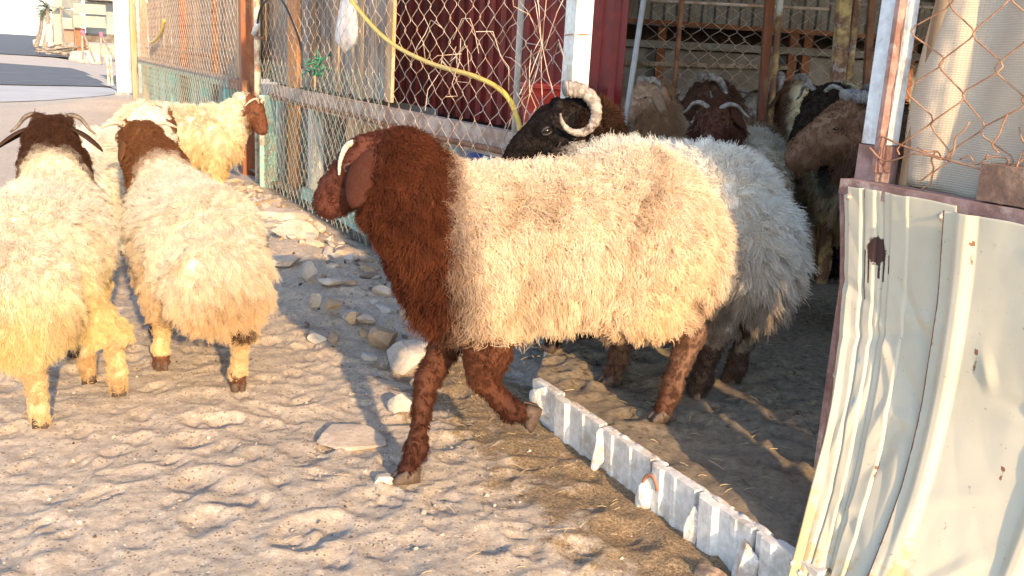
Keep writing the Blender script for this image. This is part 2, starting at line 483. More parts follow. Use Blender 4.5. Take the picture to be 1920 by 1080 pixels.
M_DARKSHEET = weathered('dark_roof_sheet', (0.20, 0.19, 0.17), (0.12, 0.09, 0.07), 0.5, 3, 0.7, bump_s=0.08)
M_YELLOWRUST = weathered('yellow_rusty_steel', (0.58, 0.40, 0.14), (0.20, 0.09, 0.045), 0.62, 9, 0.7, third=(0.62, 0.58, 0.47))
M_BLUEWHITE = weathered('blue_white_paint', (0.68, 0.72, 0.74), (0.40, 0.34, 0.30), 0.22, 10, 0.5, third=(0.58, 0.60, 0.60), bump_s=0.1)
M_CONCRETE = weathered('rough_concrete', (0.45, 0.40, 0.36), (0.30, 0.24, 0.21), 0.5, 14, 0.95, third=(0.55, 0.50, 0.46), bump_s=0.8)
M_BRICK = weathered('brown_block', (0.30, 0.19, 0.13), (0.18, 0.11, 0.08), 0.5, 16, 0.95, third=(0.36, 0.27, 0.20), bump_s=0.7)

def simple(name, col, rough=0.6, **k):
    m, nt, b = new_mat(name)
    n = noise(nt, k.get('scale', 20), 4, 0.6)
    nt.links.new(ramp(nt, n, [(0.3, tuple(c * 0.8 for c in col)), (0.7, tuple(min(1, c * 1.12) for c in col))]), b.inputs['Base Color'])
    b.inputs['Roughness'].default_value = rough
    return m
M_YELLOWHOSE = simple('yellow_hose', (0.72, 0.50, 0.10), 0.45)
M_BLACK = simple('black_rubber', (0.02, 0.02, 0.02), 0.5)
M_PLASTICWHITE = simple('white_plastic', (0.72, 0.70, 0.70), 0.5)
M_GREENPL = simple('green_plastic', (0.02, 0.16, 0.10), 0.5)
M_REDPL = simple('red_plastic', (0.55, 0.05, 0.03), 0.4)
M_BLUEPL = simple('blue_plastic', (0.02, 0.10, 0.42), 0.4)
M_CABLEGREY = simple('grey_plastic', (0.3, 0.3, 0.3), 0.5)

# ------------------------------------------------------------------ chain link wire
def chain_wires(sa, sb, z0, z1, cw, ch, r, mat, parent, o=0.0, nside=4, sag=0.0, seed=0, jit=0.004, frame=W, ragged=0.0):
    """one zigzag wire mesh per woven wire of a chain link panel"""
    R_ = np.random.default_rng(seed)
    half = cw / 2
    n = int((sb - sa) / half)
    for i in range(n):
        s0 = sa + i * half
        pts = []; rows = int((z1 - z0) / (ch / 2))
        top = rows
        for k in range(rows + 1):
            right = (k + i) % 2 == 0
            z = z0 + k * ch / 2
            zz = z - sag * math.sin((s0 - sa) * 2.1) * 0.5
            ds = R_.normal(0, jit); dz = R_.normal(0, jit)
            # rounded, interlocked bend
            e = half * 0.5 + 0.0025
            c = s0 + half / 2
            sg = 1 if right else -1
            pts.append((c + sg * e * 0.80 + ds, o - sg * r * 0.9, zz - ch * 0.085 + dz))
            pts.append((c + sg * e + ds, o, zz + dz))
            pts.append((c + sg * e * 0.80 + ds, o + sg * r * 0.9, zz + ch * 0.085 + dz))
        wob = R_.normal(0, 0.006)
        P = [frame(p[0] + 0.006 * math.sin(p[2] * 5 + i), p[1] + wob * math.sin(p[2] * 3.1 + i * 0.3) + 0.01 * math.sin(p[0] * 3 + p[2] * 2), p[2]) for p in pts]
        m = MB(); m.tube(P, r, nside)
        m.build('wire', mat, parent)

# ================================================================== fence of the pen, middle section
mid = thing('chain_link_fence', 'rusty chain link fence section with wooden beam beside the white gate post', 'fence', W(2.4, 0, 0))
_LINK = link
def link(name, me, parent=None, mat=None):      # vertices are given in world coordinates
    o = _LINK(name, me, parent, mat)
    if parent is not None:
        p = parent; T = Matrix.Identity(4)
        chain = []
        while p is not None: chain.append(p); p = p.parent
        for q in reversed(chain): T = T @ q.matrix_parent_inverse @ q.matrix_basis
        o.matrix_parent_inverse = T.inverted()
    return o

chain_wires(0.06, 4.72, 0.06, 2.05, 0.145, 0.105, 0.00165, M_WIRE, mid, o=0.03, seed=2, jit=0.004)
# second, finer layer over the lower left part
def hexnet(name, sa, sb, z0, z1, cw, ch, r, mat, parent, o, seed):
    m = MB(); R_ = np.random.default_rng(seed)
    cols = int((sb - sa) / cw)
    for i in range(cols + 1):
        pts = []
        k = 0; z = z0
        while z < z1:
            sg = 1 if (k + i) % 2 else -1
            c = sa + i * cw
            j = R_.normal(0, 0.003)
            pts += [W(c + sg * (cw * 0.48) + j, o, z), W(c + sg * (cw * 0.48) + j, o + 0.002, z + ch * 0.35)]
            z += ch; k += 1
        m.tube(pts, r, 3, smooth=False)
    ob = m.build(name, mat, parent)
    ob['kind'] = 'stuff'
    return ob
M_NETGREEN = weathered('greenish_netting', (0.36, 0.52, 0.44), (0.50, 0.46, 0.38), 0.35, 8, 0.6, bump_s=0.0)
hexnet('fine_netting', 1.9, 4.7, 0.05, 1.02, 0.055, 0.055, 0.0014, M_NETGREEN, mid, 0.045, 5)
# torn, bent wire ends near the gate post
R_ = np.random.default_rng(4)
for k in range(16):
    s = R_.uniform(0.08, 1.15); z = R_.uniform(0.98, 1.25)
    p = [np.array((s, 0.05, z))]
    d = np.array((R_.normal(0, 1), R_.normal(0, 0.15), R_.normal(0.1, 1)))
    for q in range(R_.integers(3, 6)):
        d = d * 0.5 + np.array((R_.normal(0, 0.9), R_.normal(0.05, 0.2), R_.normal(0, 0.9)))
        p.append(p[-1] + d / np.linalg.norm(d) * R_.uniform(0.05, 0.11))
    m = MB(); m.tube([W(*q) for q in p], 0.0018, 4); m.build('bent_wire', M_WIRE, mid)
for (a, b) in (((0.05, 0.95), (0.55, 1.75)), ((0.10, 0.80), (0.36, 1.66)), ((0.30, 0.82), (0.14, 1.4)), ((0.45, 0.80), (0.02, 1.35))):
    m = MB(); m.tube([W(a[0] + (b[0] - a[0]) * t, 0.05 + 0.01 * math.sin(9 * t), a[1] + (b[1] - a[1]) * t) for t in np.linspace(0, 1, 8)], 0.0019, 4)
    m.build('bent_wire', M_WIRE, mid)
m = MB(); m.bar(W(-0.02, -0.05, 0.765), W(4.68, -0.05, 0.765), 0.05, 0.115); m.build('beam', M_RAILWOOD, mid)
m = MB(); m.tube([W(s, -0.01, 0.735 + 0.006 * math.sin(s * 3)) for s in np.linspace(0.0, 4.68, 30)], 0.014, 6); m.build('pipe_rail', M_RUST, mid)
m = MB(); m.bar(W(0.06, 0.0, 0.105), W(3.55, 0.0, 0.135), 0.05, 0.075); m.build('bottom_rail', M_TEAL, mid)
m = MB(); m.tube([W(0.52, -0.03, -0.05), W(0.52, -0.03, 2.1)], 0.013, 8); m.build('pipe_post', simple('dull_steel', (0.40, 0.37, 0.33), 0.5), mid)
m = MB(); m.bar(W(0.11, -0.02, 0.5), W(0.11, -0.02, 2.1), 0.02, 0.02, up=U3); m.build('angle_post', M_RUST, mid)
for s, mat_, w, z1, nm in ((3.50, M_PALEPOST, 0.085, 0.72, 'short_post'), (1.22, M_TEAL, 0.06, 0.70, 'short_post'), (0.78, M_BLUEWHITE, 0.05, 0.70, 'short_post'), (2.05, M_BLUEWHITE, 0.09, 0.40, 'stub_post')):
    m = MB(); m.bar(W(s, -0.06, -0.05), W(s, -0.06, z1), w, w, up=U3)
    o_ = m.build(nm, mat_, mid)
m = MB(); m.bar(W(4.62, 0.01, -0.05), W(4.62, 0.01, 0.74), 0.13, 0.04, up=U3); m.build('short_post', M_TEAL, mid)

# ---- posts
t = thing('rusty_post', 'brown rusty steel post standing beside the narrow cream pipe in the fence', 'post', W(5.45, 0.0, 0))
m = MB(); m.bar(W(5.45, -0.01, -0.1), W(5.45, -0.01, 2.3), 0.11, 0.11, up=U3); m.build('shaft', M_BROWNPAINT, t)
m = MB(); m.box(W(5.45, 0.055, 0.62), U3 * .07, N3 * .006, Z3 * .07); m.build('plate', M_RUST, t)
t = thing('cream_pipe_post', 'narrow cream painted pipe upright with rust spots against the brown post', 'post', W(4.92, 0.02, 0))
m = MB(); m.tube([W(4.92, 0.02, -0.1), W(4.90, 0.02, 1.2), W(4.90, 0.02, 2.3)], 0.026, 10); m.build('shaft', M_CREAMPIPE, t)
m = MB(); m.box(W(4.75, 0.03, 1.17), U3 * .07, N3 * .014, Z3 * .012); m.build('bracket', M_RUST, t)

t = thing('white_gate_post', 'white square steel gate post at the left side of the pen opening', 'post', W(0, 0, 0))
m = MB(); ax = np.array((0.954, 0.30, 0)); ay = np.array((-0.30, 0.954, 0)); c = W(0.0, 0.02, 1.05)
m.box(c, ax * .031, ay * .055, Z3 * 1.15); sh = m.build('shaft', M_WHITEPAINT, t)
bv = sh.modifiers.new('bevel', 'BEVEL'); bv.width = 0.005; bv.segments = 2
for zz, l in ((1.19, .16), (1.02, .14), (1.33, .11)):
    m = MB(); m.tube([c * (1, 1, 0) + ax * (.040 * math.cos(a)) + ay * (.066 * math.sin(a)) + Z3 * (zz + 0.012 * a / 6) for a in np.linspace(0, 6.4, 14)], 0.0018, 4); m.build('wire_tie', M_RUSTWIRE, t)
t = thing('wire_tangle', 'rusty wire tangle with grey cloth scrap at the white gate post foot', 'wire', W(0.18, 0.12, 0.05))
m = MB()
for k in range(14):
    p = [W(0.12 + R_.uniform(-.08, .16), 0.12 + R_.uniform(-.05, .05), 0.06 + R_.uniform(0, .1))]
    for q in range(5): p.append(p[-1] + R_.normal(0, 0.035, 3) * (1, 1, .7))
    m.tube(p, 0.002, 4)
m.build('wire_coil', M_WIRE, t)
P = np.array([[W(0.10 + 0.10 * i / 6 + .01 * math.sin(j), 0.11 + .02 * math.sin(i * 1.3 + j), 0.06 + .075 * j / 5 + 0.01 * math.sin(2 * i)) for j in range(6)] for i in range(7)])
sheet(P, 0.004).build('cloth_scrap', simple('grey_cloth', (0.34, 0.37, 0.38), 0.9), t)

# ---- things hanging on the fence
def catenary(pts, n=40):
    """smooth spline through points"""
    P = np.array(pts, float); t = np.linspace(0, len(P) - 1, n); out = []
    for q in t:
        i = min(int(q), len(P) - 2); f = q - i
        p0 = P[max(i - 1, 0)]; p1 = P[i]; p2 = P[i + 1]; p3 = P[min(i + 2, len(P) - 1)]
        out.append(0.5 * (2 * p1 + (p2 - p0) * f + (2 * p0 - 5 * p1 + 4 * p2 - p3) * f * f + (3 * p1 - p0 - 3 * p2 + p3) * f ** 3))
    return np.array(out)
m = MB(); m.tube(catenary([W(2.95, .06, 1.70), W(2.55, .06, 1.46), W(2.1, .06, 1.27), W(1.7, .06, 1.15), W(1.2, .06, 1.07), W(.72, .06, 1.03), W(.50, .04, .98), W(.42, .02, .90), W(.40, .0, .80), W(.47, -.08, .62), W(.52, -.1, .42)], 70), 0.0105, 8)
tag(m.build('yellow_hose', M_YELLOWHOSE), 'yellow water hose hanging in a long curve across the chain link fence', 'hose')
c = thing('electric_cable', 'black cable with a pale plug looping over the orange board on the fence', 'cable', W(4.7, .06, 1.28))
m = MB(); m.tube(catenary([W(4.72, .06, 1.26), W(4.55, .07, 1.38), W(4.25, .07, 1.45), W(3.9, .07, 1.42), W(3.6, .07, 1.27), W(3.4, .07, 1.12), W(3.36, .07, 0.98)], 40), 0.008, 6); m.build('cord', M_BLACK, c)
m = MB(); m.tube([W(4.70, .06, 1.28), W(4.80, .06, 1.20)], [0.022, 0.03], 8); m.build('plug', M_PLASTICWHITE, c)
b_ = thing('plastic_bag', 'white plastic bag hanging on the fence behind the top of the yellow hose', 'bag', W(2.75, -.06, 1.3))
P = []
for i in range(14):
    f = i / 13; row = []
    for j in range(19):
        a = 2 * math.pi * j / 18
        rr = (0.02 + 0.10 * math.sin(min(1, f * 1.15) * math.pi * 0.62)) * (1 + 0.14 * math.sin(3 * a + 5 * f) + 0.07 * math.sin(7 * a + 2))
        if f > 0.86: rr *= max(0.05, (1 - f) / 0.14)
        row.append(W(2.80 + rr * 1.15 * math.cos(a) + .05 * f, -0.06 + rr * 0.42 * math.sin(a), 1.52 - 0.42 * f + 0.015 * math.sin(3 * a)))
    P.append(row)
m = MB(); m.grid(P); m.build('bag_film', M_PLASTICWHITE, b_)
m = MB(); m.tube(catenary([W(2.80, -.03, 1.50), W(2.78, .0, 1.62), W(2.80, .02, 1.72)], 8), 0.008, 5); m.build('handle', M_PLASTICWHITE, b_)
m = MB()
for k in range(9):
    p = [W(3.02 + R_.normal(0, .03), .06, 1.0 + R_.normal(0, .03))]
    for q in range(5): p.append(p[-1] + np.array((R_.normal(0, .022), R_.normal(0, .01), R_.normal(0, .025))))
    m.tube(p, 0.006, 5)
tag(m.build('twine_knot', M_GREENPL), 'knot of dark green twine tied to the chain link fence', 'twine')

# ================================================================== plank wall behind the fence
pw = thing('plank_wall', 'wall of weathered grey upright planks behind the chain link fence', 'wall', W(4, -.3, 0))
s = 2.62; k = 0
R2 = np.random.default_rng(77)
while s < 6.2:
    w = R2.uniform(0.09, 0.13)
    z0 = 0.80 + R2.uniform(0, .03)
    m = MB(); m.bar(W(s + w / 2, -0.30 + R2.normal(0, .006), z0), W(s + w / 2 + R2.normal(0, .006), -0.30 + R2.normal(0, .006), 2.25), w - 0.012, 0.02, up=N3)
    m.build('plank', M_GREYWOOD if k % 5 else M_TANWOOD, pw)
    s += w; k += 1
m = MB(); m.bar(W(2.6, -.34, 1.5), W(6.2, -.34, 1.5), 0.04, 0.07); m.build('crossbar', M_GREYWOOD, pw)
# lower hoarding: short boards with dark gaps
lw = thing('low_board_wall', 'low hoarding of mismatched short boards with dark gaps under the fence beam', 'wall', W(4, -.2, 0))
for s, w, mat_ in ((4.95, .10, M_TEALWOOD), (4.80, .07, M_GREYWOOD), (3.98, .09, M_GREYWOOD), (3.86, .05, M_TEALWOOD), (2.98, .30, M_TANWOOD), (2.64, .28, M_TANWOOD)):
    m = MB(); m.bar(W(s, -0.17, 0.0), W(s + .01, -0.17, 0.70), w, 0.02, up=N3); m.build('board', mat_, lw)
m = MB(); m.bar(W(0.3, -0.35, 0.60), W(2.3, -0.35, 0.62), 0.1, 0.13); m.build('grey_beam', M_CONCRETE, lw)
m = MB(); m.bar(W(1.0, -1.1, 0.0), W(6, -1.1, 0.0), 0.03, 1.5); m.build('shade_backing', M_DARKSHEET, lw)  # this dark sheet and the next are added so the gaps read as shade
m = MB(); m.bar(W(2.35, -.46, .0), W(6.2, -.46, .0), .02, 1.6); m.build('shade_backing', M_DARKSHEET, lw)
t = tag((lambda mm: mm.build('orange_board', M_ORANGEWOOD))((lambda mm: (mm.bar(W(4.32, -0.12, -0.02), W(4.30, -0.12, 2.2), 0.27, 0.028, up=N3), mm)[1])(MB())), 'wide bright orange wooden board standing upright behind the mesh', 'board')

# red ribbed sheet wall
def ribbed(sa, sb, z0, z1, o, pitch, depth, thick=0.004, nz=2, frame=W):
    prof = []
    s = sa
    while s < sb:
        for ds, do in ((0, 0), (pitch * .42, 0), (pitch * .54, depth), (pitch * .86, depth)):
            if s + ds <= sb: prof.append((s + ds, o + do))
        s += pitch
    P = np.array([[frame(a, b, z) for z in np.linspace(z0, z1, nz)] for a, b in prof])
    m = sheet(P, thick)
    m.smooth = [False] * len(m.f)
    return m
rw = thing('red_sheet_wall', 'dark red ribbed sheet wall inside the pen behind the mesh', 'wall', W(2.5, -1, 0))
for a, b in ((1.22, 2.2), (2.19, 3.45), (3.44, 4.75)):
    ribbed(a, b, 0.70, 2.3, -1.0 - 0.01 * (a > 2) - .006 * (a > 3), 0.16, 0.028).build('sheet', M_REDSHEET, rw)
m = MB(); m.bar(W(1.25, -1.06, 1.62), W(4.8, -1.06, 1.62), .05, .08); m.build('crossbar', M_RUST, rw)

def tub(name, label, c, r, h, mat):
    t = thing(name, label, 'tub', c)
    P = []
    for f, rr in ((0, .82), (.05, .86), (.5, .93), (.9, 1.0), (.95, 1.07), (1.0, 1.07), (1.0, .97), (.5, .9), (.08, .8)):
        P.append([c + np.array((rr * r * math.cos(a), rr * r * math.sin(a), f * h)) for a in np.linspace(0, 2 * math.pi, 29)])
    m = MB(); m.grid(P, flip=True)
    m.add([c + np.array((.8 * r * math.cos(a), .8 * r * math.sin(a), .08 * h)) for a in np.linspace(0, 2 * math.pi, 28, endpoint=False)], [tuple(range(28))])
    m.build('body', mat, t)
    m = MB(); m.tube([c + np.array((r * 1.05 * math.cos(a), r * 1.05 * math.sin(a), h * .93)) for a in np.linspace(0, 6.29, 29)], 0.008, 5); m.build('rim', mat, t)
    return t
tub('red_tub', 'bright red plastic tub against the red sheet wall behind the mesh', W(1.42, -.72, 0.70), .17, .30, M_REDPL)
m = MB(); m.bar(W(.6, -.72, .68), W(2.0, -.72, .68), .3, .035)
t = thing('feed_shelf', 'wooden feed shelf carrying the red tub behind the fence beam', 'shelf', W(1.2, -.7, 0))
m.build('shelf_board', M_RAILWOOD, t)
for s_ in (.65, 1.95):
    m = MB(); m.bar(W(s_, -.72, .0), W(s_, -.72, .66), .05, .05, up=U3); m.build('leg', M_RUST, t)
tub('blue_drum', 'bright blue plastic drum low behind the mesh near the white gate post', W(1.25, -.42, 0.03), .22, .66, M_BLUEPL)

# ================================================================== fence section farther away
far = thing('board_fence', 'old pen front of pale upright boards and netting running away beyond the brown post', 'fence', W(10, 0, 0))
s = 5.75; k = 0
while s < 13.4:
    w = R2.uniform(0.17, 0.30)
    mt_ = (M_TANWOOD, M_GREYWOOD, M_TANWOOD, M_TANWOOD, M_GREYWOOD)[k % 5]
    m = MB(); m.bar(W(s + w / 2, -0.16 + R2.normal(0, .01), 0.80), W(s + w / 2 + R2.normal(0, .01), -0.16, 2.4), w - 0.02, 0.022, up=N3); m.build('board', mt_, far)
    m = MB(); m.bar(W(s + w / 2, -0.14 + R2.normal(0, .01), -.05), W(s + w / 2, -0.14, 0.74), w - 0.025, 0.022, up=N3)
    m.build('lower_board', M_TEALWOOD if k % 4 else M_GREYWOOD, far)
    s += w; k += 1
m = MB(); m.bar(W(5.75, .0, 0.77), W(13.5, .0, 0.80), 0.07, 0.10); m.build('rail', M_GREYWOOD, far)
m = MB(); m.bar(W(6.9, .02, 0.99), W(12.4, .02, 1.0), 0.03, 0.03); m.build('upper_rail', M_RUST, far)
for s_, mt_, w in ((9.3, M_BROWNPAINT, .09), (7.2, M_RUST, .05), (13.3, M_TANWOOD, .1), (6.6, M_TEAL, .06), (7.9, M_TEAL, .07), (10.3, M_TEAL, .06)):
    z1 = 2.3 if mt_ is not M_TEAL else .74
    m = MB(); m.bar(W(s_, -.06, -.05), W(s_, -.06, z1), w, w, up=U3); m.build('upright', mt_, far)
def net_far(sa, sb, z0, z1):
    m = MB(); cw = 0.075
    for i in range(int((sb - sa) / cw)):
        pts = []; k = 0; z = z0
        while z < z1:
            sg = 1 if (k + i) % 2 else -1
            pts.append(W(sa + i * cw + sg * cw * .5, 0.05, z)); z += 0.06; k += 1
        m.tube(pts, 0.0028, 3, smooth=False, caps=False)
    o_ = m.build('netting', M_NETGREEN if z1 < 1 else M_WIRE, far); o_['kind'] = 'stuff'
net_far(5.6, 13.3, 0.8, 2.0); net_far(5.6, 13.3, 0.0, 0.79)
m = MB(); m.tube(catenary([W(9.8, .08, 1.36), W(10.1, .08, 1.22), W(10.7, .08, 1.12), W(11.2, .08, 1.08)], 20), 0.02, 6)
tag(m.build('yellow_strap', M_YELLOWHOSE), 'short yellow strap hanging on the far board fence', 'strap')
m = MB(); m.bar(W(5.35, .02, .78), W(5.95, .02, .765), .06, .09)
tag(m.build('tube_end', M_RUST), 'stub of square steel tube with a dark open end beside the brown post', 'tube')
m = MB(); m.box(W(14.0, 0.02, 1.1), U3 * .05, N3 * .05, Z3 * 1.3)
tag(m.build('tan_post', M_TANWOOD), 'weathered tan end post of the far fence next to the white wall', 'post')

# white end wall
ww = thing('white_pillar', 'bright white square pillar at the far end of the pen fence', 'pillar', (-7.55, 18.2, 0))
m = MB(); m.box((-7.52, 18.25, 1.45), (.23, .03, 0), (-.03, .25, 0), (0, 0, 1.55)); sh = m.build('shaft', simple('white_plaster', (0.70, 0.66, 0.56), 0.8, scale=3), ww)
m = MB(); m.box((-7.52, 18.25, .0), (.26, .03, 0), (-.03, .28, 0), (0, 0, .12)); m.build('footing', M_CONCRETE, ww)
# place a point of the picture at a real distance Y, used for things whose distance is known
_M = np.array(cam.matrix_world.to_3x3())
def at(px, py, Y):
    d = _M @ np.array(((px - 960) / FPX, (540 - py) / FPX, -1.0))
    return np.array((0, 0, CAMH)) + d * (Y / d[1])
def on_ground(px, py, z=0.0):
    d = _M @ np.array(((px - 960) / FPX, (540 - py) / FPX, -1.0))
    return np.array((0, 0, CAMH)) + d * ((z - CAMH) / d[2])

def lump_mesh(name, rad, seed, sub=3, cuts=15, rough=0.05, keep=0.66):
    """an angular stone: a sphere cut by random planes, roughened"""
    r = np.random.default_rng(seed)
    bm = bmesh.new(); bmesh.ops.create_icosphere(bm, subdivisions=sub, radius=1.0)
    V = np.array([v.co[:] for v in bm.verts])
    for _ in range(cuts):
        n = r.normal(0, 1, 3); n /= np.linalg.norm(n); d = r.uniform(keep - .2, keep + .2)
        e = np.maximum(0, V @ n - d); V = V - e[:, None] * n
    a = np.arctan2(V[:, 1], V[:, 0])
    V *= (1 + rough * 2 * fbm(V[:, 0] * 2.3 + seed, V[:, 1] * 2.3 + V[:, 2] * 1.7, 4))[:, None]
    V = V * (1 + .035 * fbm(V[:, 0] * 9 + seed * 2, V[:, 1] * 9 + V[:, 2] * 7, 3))[:, None] * np.array(rad)
    for v, c in zip(bm.verts, V): v.co = c
    me = bpy.data.meshes.new(name); bm.to_mesh(me); bm.free()
    return me

def stone_mat(name, base, dark, seed):
    m, nt, b = new_mat(name)
    n1 = noise(nt, 9, 6, 0.7, seed=seed); n2 = noise(nt, 70, 5, 0.7)
    c = ramp(nt, n1, [(0.32, dark), (0.55, base), (0.75, tuple(min(1, q * 1.15) for q in base))])
    c = mix(nt, ramp(nt, n2, [(0.35, (0.6, 0.6, 0.6)), (0.5, (0, 0, 0))]), c, dark)
    oi = nt.nodes.new('ShaderNodeObjectInfo')
    c = mix(nt, 1.0, c, ramp(nt, oi.outputs['Random'], [(0, (.78, .76, .74)), (1, (1.0, 1.0, 1.0))]), 'MULTIPLY')
    nt.links.new(c, b.inputs['Base Color']); b.inputs['Roughness'].default_value = 0.95
    bump(nt, b, n2, 0.6, 0.006)
    return m
M_LIME = stone_mat('limestone', (0.68, 0.58, 0.48), (0.46, 0.36, 0.28), 1)
M_GREYST = stone_mat('grey_stone', (0.60, 0.57, 0.53), (0.44, 0.40, 0.36), 2)
M_TANST = stone_mat('tan_stone', (0.60, 0.44, 0.29), (0.40, 0.27, 0.17), 3)
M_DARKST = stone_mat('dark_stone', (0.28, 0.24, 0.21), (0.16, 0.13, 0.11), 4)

GR_ST = 'stones along the foot of the fence'
rocks = [  # px, py of the base, width, height (px), material, label
    (475, 388, 30, 18, M_TANST, 'small tan stone nearest the rusty post foot, in front of the white stones'),
    (514, 412, 95, 34, M_LIME, 'long pale stone at the far end of the row of stones by the fence'),
    (548, 452, 85, 50, M_LIME, 'pale two-toned rough rock with chipped white top beside the long pale stone'),
    (582, 466, 42, 24, M_LIME, 'knobbly white stone below the teal-footed post'),
    (537, 496, 62, 30, M_LIME, 'rounded cream stone lying between the woolly sheep rump and the fence'),
    (576, 522, 38, 44, M_GREYST, 'smooth upright grey stone standing on edge in the bank'),
    (592, 575, 28, 38, M_GREYST, 'narrow grey stone leaning in shade of the bank edge'),
    (623, 506, 34, 20, M_LIME, 'small white stone below the teal bottom rail'),
    (622, 536, 58, 26, M_LIME, 'flat cream stone sloping down the earth bank'),
    (660, 536, 30, 15, M_TANST, 'low sunlit orange-tan stone just right of the flat cream stone'),
    (622, 578, 34, 22, M_TANST, 'round tan stone half sunk in the sunlit bank'),
    (662, 604, 32, 28, M_TANST, 'pointed sunlit tan stone beside the big tan boulder'),
    (685, 606, 36, 24, M_LIME, 'white wedge stone touching the big tan boulder'),
    (718, 554, 36, 28, M_LIME, 'white chip of stone close to the brown chest of the walking sheep'),
    (707, 655, 70, 74, M_TANST, 'biggest tan boulder of the bank, in front of the brown chest'),
    (767, 696, 96, 70, M_GREYST, 'big angular grey-white rock in front of the walking sheep legs'),
    (750, 772, 44, 54, M_GREYST, 'upright grey-white flake of rock left of the planted brown foreleg'),
    (792, 732, 46, 30, M_TANST, 'tan stone behind the planted brown foreleg'),
    (780, 780, 40, 34, M_TANST, 'sandy tan stone low against the planted brown foreleg'),
    (592, 642, 46, 30, M_GREYST, 'crumbly grey clod on the sand left of the tan boulder'),
    (653, 842, 135, 44, M_LIME, 'large flat slab of stone lying alone in the sand'),
    (716, 912, 52, 24, M_LIME, 'small flat white stone in the sand near the planted hoof'),
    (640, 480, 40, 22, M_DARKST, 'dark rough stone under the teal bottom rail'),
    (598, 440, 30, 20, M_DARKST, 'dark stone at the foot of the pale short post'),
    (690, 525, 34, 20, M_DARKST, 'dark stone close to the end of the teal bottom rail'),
]
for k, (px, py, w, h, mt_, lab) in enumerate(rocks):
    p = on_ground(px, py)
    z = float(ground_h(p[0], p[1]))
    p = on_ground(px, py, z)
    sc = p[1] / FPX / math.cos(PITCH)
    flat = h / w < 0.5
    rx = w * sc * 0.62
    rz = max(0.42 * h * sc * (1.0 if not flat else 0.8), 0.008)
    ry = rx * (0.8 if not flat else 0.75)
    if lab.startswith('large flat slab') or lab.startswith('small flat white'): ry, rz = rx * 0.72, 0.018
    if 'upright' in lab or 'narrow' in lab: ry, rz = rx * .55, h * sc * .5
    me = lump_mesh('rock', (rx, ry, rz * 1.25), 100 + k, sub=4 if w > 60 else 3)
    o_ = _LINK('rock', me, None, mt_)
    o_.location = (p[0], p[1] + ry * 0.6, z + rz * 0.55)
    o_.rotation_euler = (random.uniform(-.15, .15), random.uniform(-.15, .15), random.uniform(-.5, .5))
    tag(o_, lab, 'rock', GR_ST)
small = [lump_mesh('stone', (1, .8, .65), 300 + k, sub=2, rough=.1) for k in range(6)]
r_ = np.random.default_rng(31)
for k in range(150):
    s = r_.uniform(0.25, 4.7); o = 0.12 + abs(r_.normal(0, 0.25)); q = W(s, o)
    rr = r_.uniform(0.010, 0.026) if k % 3 else r_.uniform(.026, .05)
    o_ = _LINK('stone', small[k % 6])
    if not small[k % 6].materials: small[k % 6].materials.append((M_LIME, M_TANST, M_DARKST, M_GREYST, M_TANST, M_DARKST)[k % 6])
    o_.location = (q[0], q[1], float(ground_h(q[0], q[1])) + rr * .25)
    o_.scale = (rr * r_.uniform(.8, 1.4), rr, rr * r_.uniform(.7, 1))
    o_.rotation_euler = (r_.uniform(-.4, .4), r_.uniform(-.4, .4), r_.uniform(0, 6))
    tag(o_, 'fist-sized or smaller loose stone on the earth bank along the fence', 'stone', 'loose stones on the bank')

rub = [lump_mesh('rubble_stone', (1, .8, .7), 340 + k, sub=3) for k in range(7)]
for k in range(48):
    s = r_.uniform(0.5, 4.6); o = .18 + abs(r_.normal(0, .20)); q = W(s, o); rr = r_.uniform(.032, .062)
    o_ = _LINK('rubble_stone', rub[k % 7])
    if not rub[k % 7].materials: rub[k % 7].materials.append((M_LIME, M_TANST, M_LIME, M_GREYST, M_TANST, M_LIME, M_GREYST)[k % 7])
    o_.location = (q[0], q[1], float(ground_h(q[0], q[1])) + rr * .12)
    o_.scale = (rr * r_.uniform(.9, 1.5), rr, rr * r_.uniform(.7, 1)); o_.rotation_euler = (r_.uniform(-.5, .5), r_.uniform(-.5, .5), r_.uniform(0, 6))
    tag(o_, 'angular broken stone half bedded in the rubble band along the fence', 'stone', 'rubble band by the fence')

# ================================================================== threshold of the pen
kb = thing('threshold', 'low threshold of white ribbed metal strips and plaster lumps across the pen opening', 'kerb', W(-1.1, .34, 0))
def kerb_strip(sa, sb, o0, ribs, h=0.136, lean=0.0):
    prof = [(sa, 0)]
    for (c, w, d) in ribs:
        prof += [(c + w * .5, 0), (c + w * .34, d), (c - w * .34, d), (c - w * .5, 0)]
    prof.append((sb, 0))
    dense = []
    for a, b in zip(prof[:-1], prof[1:]):
        n = max(1, int(abs(a[0] - b[0]) / 0.02))
        for t in range(n): dense.append((a[0] + (b[0] - a[0]) * t / n, a[1] + (b[1] - a[1]) * t / n))
    dense.append(prof[-1])
    P = np.array([[W(a, o0 + b + lean * (j / 5 - .5), -0.06 + (h + 0.06 + 0.010 * fbm(a * 3.5 + 3, o0 * 30)) * j / 5) for j in range(6)] for a, b in dense])
    m = sheet(P, 0.026); m.smooth = [False] * len(m.f)
    return m
M_CHALK = weathered('chalky_white_paint', (0.74, 0.72, 0.68), (0.50, 0.44, 0.37), 0.25, 11, 0.85, third=(0.62, 0.57, 0.50), bump_s=0.5)
